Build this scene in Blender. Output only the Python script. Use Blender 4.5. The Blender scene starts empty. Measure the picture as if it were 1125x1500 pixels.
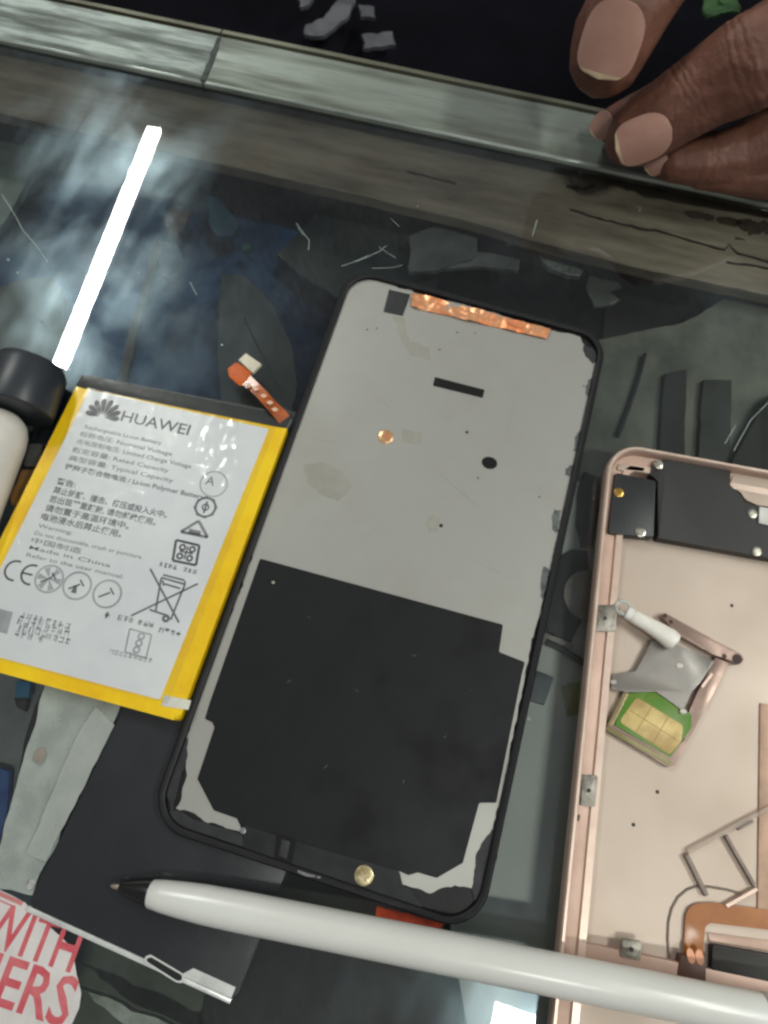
import bpy, bmesh, math, random
from mathutils import Vector as V, Matrix, noise
random.seed(7)
PI = math.pi
MM = 0.001
sc = bpy.context.scene
COL = sc.collection

# ------------------------------------------------------------------ camera (mm, glass top is z = 0)
W_, H_, F_ = 1125.0, 1500.0, 1080.0
CAM = V((-9.86, -49.23, 182.43))
ROT = Matrix(((0.999782, -0.006636, -0.019798), (0.0, 0.948159, -0.317798), (0.020881, 0.317728, 0.947952)))


def un(x, y, z):
    """point on the horizontal plane z (mm) seen at photo position x, y"""
    d = ROT @ V(((x - W_ / 2) / F_, -(y - H_ / 2) / F_, -1.0))
    return CAM + d * ((z - CAM.z) / d.z)


def ups(pts, z):
    return [un(p[0], p[1], z) for p in pts]


# ------------------------------------------------------------------ materials
def lin(c):
    return tuple(((v / 255) / 12.92 if v / 255 <= 0.04045 else ((v / 255 + 0.055) / 1.055) ** 2.4) for v in c) + (1.0,)


def mat(name, c, rough=0.5, metal=0.0, c2=None, ns=0.15, stretch=(1, 1, 1), rotz=0.0, bump=0.0, bs=1.5, coat=0.0,
        coat_rough=0.1, rvar=0.0, spec=0.5, detail=5, lo=0.38, hi=0.66, sss=0.0, alpha=1.0):
    m = bpy.data.materials.new(name)
    m.use_nodes = True
    nt = m.node_tree
    N = nt.nodes
    L = nt.links
    b = N['Principled BSDF']
    b.inputs['Roughness'].default_value = rough
    b.inputs['Metallic'].default_value = metal
    b.inputs['Specular IOR Level'].default_value = spec
    b.inputs['Coat Weight'].default_value = coat
    b.inputs['Coat Roughness'].default_value = coat_rough
    b.inputs['Alpha'].default_value = alpha
    if sss:
        b.inputs['Subsurface Weight'].default_value = sss
        b.inputs['Subsurface Radius'].default_value = (0.003, 0.0012, 0.0008)
        b.inputs['Subsurface Scale'].default_value = 1.0
    tc = N.new('ShaderNodeTexCoord')
    mp = N.new('ShaderNodeMapping')
    mp.inputs['Scale'].default_value = tuple(1000 * s for s in stretch)
    mp.vector_type = 'POINT'
    L.new(tc.outputs['Object'], mp.inputs['Vector'])
    vec = mp.outputs['Vector']
    if rotz:
        r = N.new('ShaderNodeMapping')
        r.inputs['Rotation'].default_value = (0, 0, rotz)
        L.new(tc.outputs['Object'], r.inputs['Vector'])
        L.new(r.outputs['Vector'], mp.inputs['Vector'])
    nz = N.new('ShaderNodeTexNoise')
    nz.inputs['Scale'].default_value = ns
    nz.inputs['Detail'].default_value = detail
    nz.inputs['Roughness'].default_value = 0.6
    L.new(vec, nz.inputs['Vector'])
    mr = N.new('ShaderNodeMapRange')
    mr.inputs['From Min'].default_value = lo
    mr.inputs['From Max'].default_value = hi
    L.new(nz.outputs['Fac'], mr.inputs['Value'])
    mx = N.new('ShaderNodeMix')
    mx.data_type = 'RGBA'
    if c2 is None:
        c2 = tuple(v * 0.86 for v in c)
    mx.inputs['A'].default_value = lin(c)
    mx.inputs['B'].default_value = lin(c2)
    L.new(mr.outputs['Result'], mx.inputs['Factor'])
    L.new(mx.outputs['Result'], b.inputs['Base Color'])
    if rvar:
        r2 = N.new('ShaderNodeMapRange')
        r2.inputs['To Min'].default_value = max(0.03, rough - rvar)
        r2.inputs['To Max'].default_value = min(1, rough + rvar)
        L.new(mr.outputs['Result'], r2.inputs['Value'])
        L.new(r2.outputs['Result'], b.inputs['Roughness'])
    if bump:
        n2 = N.new('ShaderNodeTexNoise')
        n2.inputs['Scale'].default_value = bs
        n2.inputs['Detail'].default_value = 4
        L.new(vec, n2.inputs['Vector'])
        bp = N.new('ShaderNodeBump')
        bp.inputs['Strength'].default_value = bump
        bp.inputs['Distance'].default_value = 0.0005
        L.new(n2.outputs['Fac'], bp.inputs['Height'])
        L.new(bp.outputs['Normal'], b.inputs['Normal'])
        if coat:
            L.new(bp.outputs['Normal'], b.inputs['Coat Normal'])
    return m


def glass_mat():
    m = bpy.data.materials.new('smudged_glass')
    m.use_nodes = True
    nt = m.node_tree
    N, L = nt.nodes, nt.links
    N.remove(N['Principled BSDF'])
    out = N['Material Output']
    tc = N.new('ShaderNodeTexCoord')
    mp = N.new('ShaderNodeMapping')
    mp.inputs['Scale'].default_value = (1000, 1000, 1000)
    L.new(tc.outputs['Object'], mp.inputs['Vector'])

    def noise_(scale, lo, hi, tmin, tmax, dist=0.0, st=None, rz=0):
        n = N.new('ShaderNodeTexNoise')
        n.inputs['Scale'].default_value = scale
        n.inputs['Detail'].default_value = 6
        n.inputs['Distortion'].default_value = dist
        v = mp.outputs['Vector']
        if st:
            k = N.new('ShaderNodeMapping')
            k.inputs['Rotation'].default_value = (0, 0, rz)
            L.new(v, k.inputs['Vector'])
            k2 = N.new('ShaderNodeMapping')
            k2.inputs['Scale'].default_value = st
            L.new(k.outputs['Vector'], k2.inputs['Vector'])
            v = k2.outputs['Vector']
        L.new(v, n.inputs['Vector'])
        r = N.new('ShaderNodeMapRange')
        r.inputs['From Min'].default_value = lo
        r.inputs['From Max'].default_value = hi
        r.inputs['To Min'].default_value = tmin
        r.inputs['To Max'].default_value = tmax
        L.new(n.outputs['Fac'], r.inputs['Value'])
        return r.outputs['Result']

    tr = N.new('ShaderNodeBsdfTransparent')
    tr.inputs['Color'].default_value = (0.905, 0.915, 0.9, 1)
    gl = N.new('ShaderNodeBsdfGlossy')
    gl.inputs['Roughness'].default_value = 0.0
    fr = N.new('ShaderNodeFresnel')
    fr.inputs['IOR'].default_value = 1.62
    m1 = N.new('ShaderNodeMixShader')
    L.new(fr.outputs['Fac'], m1.inputs['Fac'])
    L.new(tr.outputs['BSDF'], m1.inputs[1])
    L.new(gl.outputs['BSDF'], m1.inputs[2])
    # greasy film
    g2 = N.new('ShaderNodeBsdfGlossy')
    g2.inputs['Roughness'].default_value = SMUDGE_R
    g2.inputs['Color'].default_value = (0.66, 0.88, 1.0, 1)
    mu = N.new('ShaderNodeMath')
    mu.operation = 'MULTIPLY'
    L.new(noise_(0.034, 0.42, 0.66, 0.10, 1.0, 0.3), mu.inputs[0])
    L.new(noise_(0.13, 0.32, 0.68, 0.2, 1.0, 0.25, (1, 0.22, 1), 0.35), mu.inputs[1])
    mu2 = N.new('ShaderNodeMath')
    mu2.operation = 'MULTIPLY'
    L.new(mu.outputs[0], mu2.inputs[0])
    mu2.inputs[1].default_value = SMUDGE_W
    m2 = N.new('ShaderNodeMixShader')
    L.new(mu2.outputs[0], m2.inputs['Fac'])
    L.new(m1.outputs[0], m2.inputs[1])
    L.new(g2.outputs[0], m2.inputs[2])
    g3 = N.new('ShaderNodeBsdfGlossy')
    g3.inputs['Roughness'].default_value = 0.13
    g3.inputs['Color'].default_value = (0.72, 0.9, 1.0, 1)
    mu4 = N.new('ShaderNodeMath')
    mu4.operation = 'MULTIPLY'
    L.new(mu.outputs[0], mu4.inputs[0])
    mu4.inputs[1].default_value = 0.02
    m2b = N.new('ShaderNodeMixShader')
    L.new(mu4.outputs[0], m2b.inputs['Fac'])
    L.new(m2.outputs[0], m2b.inputs[1])
    L.new(g3.outputs[0], m2b.inputs[2])
    m2 = m2b
    # dust
    df = N.new('ShaderNodeBsdfDiffuse')
    df.inputs['Color'].default_value = (0.55, 0.58, 0.56, 1)
    mu3 = N.new('ShaderNodeMath')
    mu3.operation = 'MULTIPLY'
    L.new(noise_(0.02, 0.38, 0.7, 0.006, 0.03, 0.4), mu3.inputs[0])
    L.new(noise_(0.9, 0.35, 0.75, 0.5, 1.4, 0.2, (1, 0.25, 1), -0.3), mu3.inputs[1])
    m3 = N.new('ShaderNodeMixShader')
    L.new(mu3.outputs[0], m3.inputs['Fac'])
    L.new(m2.outputs[0], m3.inputs[1])
    L.new(df.outputs[0], m3.inputs[2])
    L.new(m3.outputs[0], out.inputs['Surface'])
    return m


def clear_mat(name, tint, dens, rough=0.2, c=(210, 212, 208)):
    """thin clear plastic: see-through with a milky share"""
    m = bpy.data.materials.new(name)
    m.use_nodes = True
    N, L = m.node_tree.nodes, m.node_tree.links
    b = N['Principled BSDF']
    b.inputs['Base Color'].default_value = lin(c)
    b.inputs['Roughness'].default_value = rough
    tr = N.new('ShaderNodeBsdfTransparent')
    tr.inputs['Color'].default_value = tint + (1,)
    mx = N.new('ShaderNodeMixShader')
    tc = N.new('ShaderNodeTexCoord')
    nz = N.new('ShaderNodeTexNoise')
    nz.inputs['Scale'].default_value = 140
    nz.inputs['Detail'].default_value = 3
    L.new(tc.outputs['Object'], nz.inputs['Vector'])
    mr = N.new('ShaderNodeMapRange')
    mr.inputs['From Min'].default_value = 0.35
    mr.inputs['From Max'].default_value = 0.65
    mr.inputs['To Min'].default_value = max(0, dens - 0.05)
    mr.inputs['To Max'].default_value = min(1, dens + 0.05)
    L.new(nz.outputs['Fac'], mr.inputs['Value'])
    L.new(mr.outputs['Result'], mx.inputs['Fac'])
    L.new(tr.outputs[0], mx.inputs[1])
    L.new(b.outputs[0], mx.inputs[2])
    L.new(mx.outputs[0], N['Material Output'].inputs['Surface'])
    return m


def emit_mat(name, c, s):
    m = bpy.data.materials.new(name)
    m.use_nodes = True
    N, L = m.node_tree.nodes, m.node_tree.links
    N.remove(N['Principled BSDF'])
    e = N.new('ShaderNodeEmission')
    e.inputs['Color'].default_value = c + (1,)
    e.inputs['Strength'].default_value = s
    L.new(e.outputs[0], N['Material Output'].inputs['Surface'])
    return m


SMUDGE_R, SMUDGE_W = 0.22, 0.044
TUBE_L = 125.0
WORLD = 0.155

# ------------------------------------------------------------------ objects
INV = {}


def thing(name, label, cat, base, rz=0.0, group=None):
    o = bpy.data.objects.new(name, None)
    COL.objects.link(o)
    o.empty_display_size = 0.01
    M = Matrix.Translation(V(base)) @ Matrix.Rotation(rz, 4, 'Z')
    o.location = V(base) * MM
    o.rotation_euler = (0, 0, rz)
    INV[o] = M.inverted()
    o['label'] = label
    o['category'] = cat
    if group:
        o['group'] = group
    return o


def tag(o, label, cat, group=None):
    o['label'] = label
    o['category'] = cat
    if group:
        o['group'] = group
    return o


def link(name, me, mats, parent, smooth=30):
    """me: mesh in world mm; becomes local metres under parent (or an object of its own with its base as origin)"""
    if parent is not None:
        M = INV[parent]
        base = None
    else:
        xs = [v.co for v in me.vertices]
        base = V((sum(c.x for c in xs) / len(xs), sum(c.y for c in xs) / len(xs), min(c.z for c in xs)))
        M = Matrix.Translation(-base)
    me.transform(Matrix.Scale(MM, 4) @ M)
    o = bpy.data.objects.new(name, me)
    COL.objects.link(o)
    if parent is not None:
        o.parent = parent
        INV[o] = M
    else:
        o.location = base * MM
        INV[o] = M
    if not isinstance(mats, (list, tuple)):
        mats = [mats]
    for m in mats:
        me.materials.append(m)
    if smooth:
        for p in me.polygons:
            p.use_smooth = True
        me.set_sharp_from_angle(angle=math.radians(smooth))
    return o


def bm_obj(name, bm, mats, parent=None, smooth=30):
    bmesh.ops.recalc_face_normals(bm, faces=bm.faces)
    me = bpy.data.meshes.new(name)
    bm.to_mesh(me)
    bm.free()
    return link(name, me, mats, parent, smooth)


def add_prism(bm, top, thick, bevel=0.0, seg=2, mi=0):
    """top: list of world Vectors (may differ in z); extruded down by thick"""
    vt = [bm.verts.new(p) for p in top]
    vb = [bm.verts.new(p - V((0, 0, thick))) for p in top]
    n = len(top)
    ft = bm.faces.new(vt)
    fb = bm.faces.new(list(reversed(vb)))
    fs = [bm.faces.new((vt[i], vb[i], vb[(i + 1) % n], vt[(i + 1) % n])) for i in range(n)]
    for f in [ft, fb] + fs:
        f.material_index = mi
    if bevel:
        bmesh.ops.bevel(bm, geom=list(ft.edges), offset=bevel, segments=seg, affect='EDGES', profile=0.5, clamp_overlap=True)


def prism(name, top, thick, m, parent=None, bevel=0.0, seg=2, smooth=30):
    bm = bmesh.new()
    add_prism(bm, top, thick, bevel, seg)
    return bm_obj(name, bm, m, parent, smooth)


def _sl(s, e, f, rr):
    a = s.angle(e)
    if a < 1e-4:
        return s.copy()
    return (s * math.sin((1 - f) * a) + e * math.sin(f * a)) / math.sin(a)


def rounded(pts, r, n=6):
    """round every corner of a world polygon (flat)"""
    out = []
    k = len(pts)
    for i in range(k):
        p, a, b = pts[i], pts[i - 1], pts[(i + 1) % k]
        rr = r[i] if isinstance(r, (list, tuple)) else r
        da, db = (a - p), (b - p)
        la, lb = da.length, db.length
        if rr <= 0:
            out.append(p)
            continue
        da.normalize()
        db.normalize()
        ang = da.angle(db)
        t = min(rr / math.tan(ang / 2), la * 0.48, lb * 0.48)
        rr = t * math.tan(ang / 2)
        c = p + (da + db).normalized() * (rr / math.sin(ang / 2))
        s, e = (p + da * t) - c, (p + db * t) - c
        for j in range(n + 1):
            f = j / n
            w = _sl(s, e, f, rr)
            out.append(c + w)
    return out


def ragged(pts, amp=0.3, step=1.0, close=True):
    out = []
    n = len(pts)
    for i in range(n if close else n - 1):
        a, b = pts[i], pts[(i + 1) % n]
        L = (b - a).length
        k = max(1, int(L / step))
        d = (b - a).normalized()
        nr = V((-d.y, d.x, 0))
        for j in range(k):
            p = a.lerp(b, j / k)
            s = noise.noise(p * 0.35) * 1.3 + noise.noise(p * 1.1 + V((9, 3, 1))) * 0.7
            if j == 0:
                s *= 0.3
            out.append(p + nr * amp * s)
    return out


def add_tube(bm, pts, radii, n=16, cap=True, flat=1.0, mi=0):
    rings = []
    for i, p in enumerate(pts):
        a = pts[max(0, i - 1)]
        b = pts[min(len(pts) - 1, i + 1)]
        d = (b - a).normalized()
        up = V((0, 0, 1)) if abs(d.z) < 0.9 else V((1, 0, 0))
        s = d.cross(up).normalized()
        u = s.cross(d).normalized()
        r = radii[i] if isinstance(radii, (list, tuple)) else radii
        rings.append([bm.verts.new(p + s * (r * math.cos(2 * PI * j / n)) + u * (r * flat * math.sin(2 * PI * j / n))) for j in range(n)])
    for k in range(len(rings) - 1):
        for j in range(n):
            f = bm.faces.new((rings[k][j], rings[k][(j + 1) % n], rings[k + 1][(j + 1) % n], rings[k + 1][j]))
            f.material_index = mi
    if cap:
        bm.faces.new(list(reversed(rings[0]))).material_index = mi
        bm.faces.new(rings[-1]).material_index = mi


def tube(name, pts, radii, m, parent=None, n=16, flat=1.0, smooth=40):
    bm = bmesh.new()
    add_tube(bm, pts, radii, n, True, flat)
    return bm_obj(name, bm, m, parent, smooth)


def add_bar(bm, a, b, w, h, mi=0):
    """box bar from a to b (centre of top face), width w, height h down"""
    d = (b - a)
    d.z = 0
    d.normalize()
    s = V((-d.y, d.x, 0)) * (w / 2)
    add_prism(bm, [a - s, b - s, b + s, a + s], h, min(w, h) * 0.15, 1, mi)


def bar(name, a, b, w, h, m, parent=None):
    bm = bmesh.new()
    add_bar(bm, a, b, w, h)
    return bm_obj(name, bm, m, parent)


def disc_pts(c, r, n=20, ry=None, ang=0.0):
    ry = ry or r
    return [c + V((math.cos(t) * r * math.cos(ang) - math.sin(t) * ry * math.sin(ang),
                   math.cos(t) * r * math.sin(ang) + math.sin(t) * ry * math.cos(ang), 0)) for t in [2 * PI * i / n for i in range(n)]]


def sheet(name, corners, nx, ny, amp, fr, thick, m, parent=None, seed=0.0, rag=0.0):
    """crumpled sheet over a quad of world corners (TL, TR, BR, BL); real thickness"""
    bm = bmesh.new()
    rows = []
    for j in range(ny + 1):
        v = j / ny
        r = []
        for i in range(nx + 1):
            u = i / nx
            p = corners[0].lerp(corners[1], u).lerp(corners[3].lerp(corners[2], u), v)
            q = V((p.x * fr, p.y * fr, seed))
            z = noise.noise(q) + 0.5 * abs(noise.noise(q * 2.3)) + 0.3 * noise.noise(q * 4.7)
            o = V((noise.noise(q * 1.7 + V((5, 0, 0))), noise.noise(q * 1.7 + V((0, 7, 0))), 0)) * rag
            r.append(bm.verts.new(p + o + V((0, 0, z * amp))))
        rows.append(r)
    fs = []
    for j in range(ny):
        for i in range(nx):
            fs.append(bm.faces.new((rows[j][i], rows[j + 1][i], rows[j + 1][i + 1], rows[j][i + 1])))
    ex = bmesh.ops.extrude_face_region(bm, geom=fs)
    bmesh.ops.translate(bm, vec=(0, 0, -thick), verts=[g for g in ex['geom'] if isinstance(g, bmesh.types.BMVert)])
    return bm_obj(name, bm, m, parent, 60)


def text_mesh(body, org, U, size=None, width=None, align='LEFT', thick=0.03, shear=0.0, wide=1.0, bold=0.0):
    """list of (verts, faces) of a word laid flat on a level surface; org = baseline start (world mm)"""
    cu = bpy.data.curves.new('word', 'FONT')
    cu.body = body
    cu.size = 10
    cu.offset = bold
    cu.shear = shear
    cu.resolution_u = 2
    ob = bpy.data.objects.new('word', cu)
    COL.objects.link(ob)
    dg = bpy.context.evaluated_depsgraph_get()
    me = bpy.data.meshes.new_from_object(ob.evaluated_get(dg))
    COL.objects.unlink(ob)
    bpy.data.objects.remove(ob)
    bpy.data.curves.remove(cu)
    vs = [v.co.copy() for v in me.vertices]
    fs = [tuple(p.vertices) for p in me.polygons]
    bpy.data.meshes.remove(me)
    if not vs:
        return [], []
    x0, x1 = min(v.x for v in vs), max(v.x for v in vs)
    k = (width / (x1 - x0)) if width else size / 10
    ky = (size / 10) if size else k
    U = U.normalized()
    Vv = V((-U.y, U.x, 0))
    off = {'LEFT': -x0, 'RIGHT': -x1, 'CENTER': -(x0 + x1) / 2}[align]
    return [org + U * ((v.x + off) * k * wide) + Vv * (v.y * ky) for v in vs], fs


def add_vf(bm, vf):
    vs = [bm.verts.new(p) for p in vf[0]]
    for f in vf[1]:
        try:
            bm.faces.new([vs[i] for i in f])
        except ValueError:
            pass



def flat_obj(name, bm, m, parent):
    """flat print: faces kept facing up, with a hair of thickness"""
    for f in bm.faces:
        f.normal_update()
        if f.normal.z < 0:
            f.normal_flip()
    me = bpy.data.meshes.new(name)
    bm.to_mesh(me)
    bm.free()
    return link(name, me, m, parent, 0)


def add_flat(bm, pts):
    try:
        bm.faces.new([bm.verts.new(p) for p in pts])
    except ValueError:
        pass


def add_line(bm, a, b, w):
    d = (b - a).normalized()
    s = V((-d.y, d.x, 0)) * (w / 2)
    add_flat(bm, [a - s, b - s, b + s, a + s])


def add_ring(bm, c, r, w, n=24):
    for i in range(n):
        t0, t1 = 2 * PI * i / n, 2 * PI * (i + 1) / n
        e0, e1 = V((math.cos(t0), math.sin(t0), 0)), V((math.cos(t1), math.sin(t1), 0))
        add_flat(bm, [c + e0 * (r - w), c + e0 * r, c + e1 * r, c + e1 * (r - w)])


# ================================================================== SETTING
floor_m = mat('dark_floor_paint', (22, 22, 26), 0.8, c2=(14, 14, 17), ns=0.004)
fl = prism('floor', [V((-2500, -2500, -850)), V((2500, -2500, -850)), V((2500, 3500, -850)), V((-2500, 3500, -850))], 10, floor_m)
fl['kind'] = 'structure'

# ------------------------------------------------------------------ display counter
ctr = thing('display_counter', 'glass topped display counter with a scratched aluminium edge trim and a wooden rail under it', 'display counter', (0, 0, -850))
A0, A1 = un(-400, -20, 0), un(1525, 390, 0)          # near edge of the metal trim
B0, B1 = un(0, -62, 4.5), un(1125, 212, 4.5)
tdir = (un(1125, 305, 0) - un(0, 65, 0)).normalized()
tnor = V((-tdir.y, tdir.x, 0))
O = un(0, 65, 0)


def tp(s, t, z):
    """counter edge coordinates: s mm along the trim from the photo's left border, t mm outwards"""
    return V((O.x, O.y, 0)) + tdir * s + tnor * t + V((0, 0, z))


alu = mat('scuffed_aluminium', (138, 148, 143), 0.55, 0.3, c2=(92, 99, 94), ns=0.22, stretch=(0.12, 1.2, 1), rotz=0.245, bump=0.35, bs=0.9, rvar=0.12, lo=0.42, hi=0.62)
alu2 = mat('grimy_aluminium', (132, 140, 132), 0.55, 0.35, c2=(92, 95, 86), ns=0.16, stretch=(0.1, 1.1, 1), rotz=0.245, bump=0.3, bs=0.8, rvar=0.12, lo=0.4, hi=0.66)
alu_edge = mat('highlit_aluminium', (205, 214, 206), 0.3, 0.7, c2=(140, 148, 140), ns=0.3, stretch=(0.1, 1, 1), rotz=0.245)  # brighter tone paints a highlight along the near edge of the trim
lip_m = mat('tarnished_aluminium_lip', (112, 112, 98), 0.5, 0.6, c2=(56, 52, 40), ns=0.12, stretch=(0.12, 1, 1), rotz=0.245)
SEAM = 69.5
for s0, s1, mm_ in ((-160, SEAM - 0.25, alu), (SEAM + 0.35, 420, alu2)):
    prof = [(0.0, 0.0), (0.15, 1.1), (0.9, 1.5), (19.0, 2.6), (19.3, 2.0), (20.0, 2.0), (20.3, 3.0), (21.6, 3.2), (22.0, 2.6), (22.0, -34), (20.4, -34), (20.4, -0.4), (0.0, -0.4)]
    bm = bmesh.new()
    ns_ = 60
    rings = []
    for k in range(ns_ + 1):
        s = s0 + (s1 - s0) * k / ns_
        rings.append([bm.verts.new(tp(s, t + 0.12 * noise.noise(V((s * 0.05, t, 0))), z + 0.4 + 0.1 * noise.noise(V((s * 0.08, t * 0.2, 4))))) for t, z in prof])
    n = len(prof)
    for k in range(ns_):
        for j in range(n):
            f = bm.faces.new((rings[k][j], rings[k][(j + 1) % n], rings[k + 1][(j + 1) % n], rings[k + 1][j]))
            f.material_index = 1 if j in (0, 1) else (2 if 3 <= j <= 8 else 0)
    bm.faces.new(rings[0])
    bm.faces.new(rings[-1])
    bm_obj('metal_trim', bm, [mm_, alu_edge, lip_m], ctr, 25)
glue = mat('dark_seam_dirt', (46, 52, 50), 0.8, c2=(80, 86, 82), ns=0.5)
bm = bmesh.new()
seam = ragged([tp(SEAM - 0.9, 0.6, 2.15), tp(SEAM + 0.9, 0.6, 2.15), tp(SEAM + 1.0, 10, 2.72), tp(SEAM + 0.7, 18.5, 3.22), tp(SEAM - 0.6, 18.5, 3.22), tp(SEAM - 0.7, 10, 2.72)], 0.5, 1.5)
add_prism(bm, seam, 0.8)
bm_obj('seam_filler', bm, glue, ctr)

glass = glass_mat()
clearface = clear_mat('glass_underside', (0.97, 0.99, 0.98), 0.0)
clearface.node_tree.nodes['Map Range'].inputs['To Max'].default_value = 0.0
bm = bmesh.new()
add_prism(bm, [tp(-160, 20, 0), tp(-160, -420, 0), tp(420, -420, 0), tp(420, 20, 0)], 5)
for f in bm.faces:
    f.normal_update()
    f.material_index = 0 if (f.calc_center_median().z > -0.1) else 1
glass_o = bm_obj('glass_top', bm, [glass, clearface], ctr, 0)

wood = mat('grey_weathered_wood', (158, 146, 130), 0.75, c2=(104, 94, 80), ns=0.10, stretch=(0.25, 1.3, 1), rotz=0.245, bump=0.4, bs=0.6, detail=8)
rail_px = [(-60, 152), (130, 196), (279, 231), (348, 246), (560, 294), (690, 325), (771, 350), (937, 393), (1125, 432), (1300, 475)]
near = ups(rail_px, -7.0)
far = [tp(420, 19, -7), tp(-160, 19, -7)]
near = [tp(-160, -26, -7)] + near + [tp(420, -34, -7)]
prism('wooden_rail', ragged(near, 0.35, 4, False) + [near[-1]] + far, 4, wood, ctr, 0.5)
crack_m = mat('dark_wood_crack', (28, 24, 20), 0.9)
for pts, w in (([(835, 306), (870, 318), (905, 326), (945, 336), (960, 337), (1010, 352), (1062, 366), (1068, 358), (1080, 370), (1130, 384)], 0.8),
               ([(596, 250), (625, 258), (668, 268)], 0.7), ([(830, 272), (850, 277), (872, 272)], 1.1), ([(1065, 384), (1100, 388), (1140, 396)], 0.9)):
    P = ups(pts, -6.7)
    bm = bmesh.new()
    dn = []
    upl = []
    for i, p in enumerate(P):
        for q in range(4):
            if i == len(P) - 1 and q:
                break
            c = p.lerp(P[min(i + 1, len(P) - 1)], q / 4)
            ww = w * (0.35 + 0.9 * abs(noise.noise(c * 0.5)) + 0.25)
            e = 0.35 * noise.noise(c * 0.9)
            dn.append(c + tnor * (e - ww / 2))
            upl.append(c + tnor * (e + ww / 2))
    add_prism(bm, dn + list(reversed(upl)), 0.5)
    bm_obj('crack', bm, crack_m, ctr)
stain_m = mat('rust_brown_stain', (52, 38, 28), 0.9, c2=(70, 58, 46), ns=0.5)
for c, r in (((1025, 315), 3.4), ((1068, 324), 3.0), ((1110, 332), 5.0), ((1085, 350), 1.3), ((850, 275), 1.6)):
    p = un(c[0], c[1], -6.75)
    prism('stain', ragged(disc_pts(p, r * 1.4, 22, r * 0.5, -0.25), 1.6, 0.6), 0.4, stain_m, ctr)
# case body: shelf, and outer walls far away from view
shelf_m = mat('dim_blue_grey_shelf', (50, 68, 86), 0.6, c2=(26, 38, 54), ns=0.03, detail=6)
prism('shelf', [tp(-160, 18, -72), tp(-160, -420, -72), tp(420, -420, -72), tp(420, 18, -72)], 8, shelf_m, ctr)
wall_m = mat('dark_board', (40, 40, 38), 0.8, ns=0.02)
prism('front_panel', [tp(-160, 16.5, -34), tp(-160, 20, -34), tp(420, 20, -34), tp(420, 16.5, -34)], 816, wall_m, ctr)
prism('back_panel', [tp(-160, -424, -5.2), tp(-160, -420.5, -5.2), tp(420, -420.5, -5.2), tp(420, -424, -5.2)], 844, wall_m, ctr)
prism('end_panel', [tp(-163, -420, -5.2), tp(-160.5, -420, -5.2), tp(-160.5, 16, -5.2), tp(-163, 16, -5.2)], 844, wall_m, ctr)
prism('end_panel', [tp(420.5, -420, -5.2), tp(423, -420, -5.2), tp(423, 16, -5.2), tp(420.5, 16, -5.2)], 844, wall_m, ctr)
# hairline scratches and specks on the glass
scr = mat('pale_glass_scratch', (165, 178, 172), 0.5)


def scratch(pts, w=0.12):
    bm = bmesh.new()
    P = ups(pts, 0.03)
    for i in range(len(P) - 1):
        a, b = P[i], P[i + 1]
        d = (b - a).normalized()
        s = V((-d.y, d.x, 0)) * (w / 2)
        add_prism(bm, [a - s, b - s, b + s, a + s], 0.025)
    bm_obj('scratch', bm, scr, ctr, 0)


for pts, w in (([(434, 327), (446, 343), (453, 352), (452, 366)], 0.16), ([(436, 333), (445, 345)], 0.12), ([(500, 390), (530, 380), (556, 368), (566, 360)], 0.14),
               ([(515, 385), (540, 374)], 0.1), ([(555, 362), (580, 378)], 0.12), ([(545, 393), (575, 392), (590, 388)], 0.12), ([(572, 320), (585, 332)], 0.1),
               ([(3, 285), (20, 312), (34, 338), (52, 358), (70, 384)], 0.16), ([(278, 413), (288, 432)], 0.16), ([(780, 345), (787, 322)], 0.16),
               ([(1075, 660), (1100, 615), (1125, 590)], 0.18), ([(1062, 650), (1078, 622)], 0.15)):
    scratch(pts, w)
for c, r in (((12, 380), .35), ((26, 399), .3), ((775, 1053), .45), ((325, 505), .3), ((246, 330), .2), ((612, 302), .2), ((205, 400), .25), ((60, 470), .3)):
    prism('dust_speck', disc_pts(un(c[0], c[1], 0.2), r, 8), 0.19, scr, ctr)

# ------------------------------------------------------------------ lamps of the room, plus an added one
lamp_m = emit_mat('batten_light_glow', (0.97, 1.0, 0.93), TUBE_L)
cap_m = mat('lamp_end_cap', (190, 190, 186), 0.4, 0.6)
fit_m = mat('lamp_fitting_enamel', (150, 150, 146), 0.5)


def tube_light(p0, p1, r, label):
    t = thing('batten_light', label, 'lamp', tuple((p0 + p1) / 2), 0, 'batten lights above the counter')
    d = (p1 - p0).normalized()
    s = d.cross(V((0, 0, 1))).normalized()
    prism('light_diffuser', [p0 - s * r + V((0, 0, 3)), p1 - s * r + V((0, 0, 3)), p1 + s * r + V((0, 0, 3)), p0 + s * r + V((0, 0, 3))], 6, lamp_m, t)
    for e_, f_ in ((p0, -d), (p1, d)):
        prism('end_cap', [e_ + f_ * 1 - s * r, e_ + f_ * 22 - s * r, e_ + f_ * 22 + s * r, e_ + f_ * 1 + s * r], 8, cap_m, t, 1)
    q = [p0 - d * 24 - s * 24, p1 + d * 24 - s * 24, p1 + d * 24 + s * 24, p0 - d * 24 + s * 24]
    prism('housing', [c + V((0, 0, 36)) for c in q], 32, fit_m, t, 3)


HL = 1450.0


def mir(x, y):
    p = un(x, y, -HL)
    return V((p.x, p.y, HL))


tube_light(mir(226, 189), mir(87, 538), 18.0, 'lit white batten light mirrored as the long streak left of the phone frame')
tube_light(mir(722, 1488), mir(905, 1553), 22.0, 'lit white batten light mirrored as the small bright patch under the pen')

tube_light(V((1180, -420, HL)), V((1180, 420, HL)), 19.0, 'added white batten light, out of view, brightening the gap beside the housing')  # added lamp, unseen; brightens the gap between frame and housing

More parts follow.
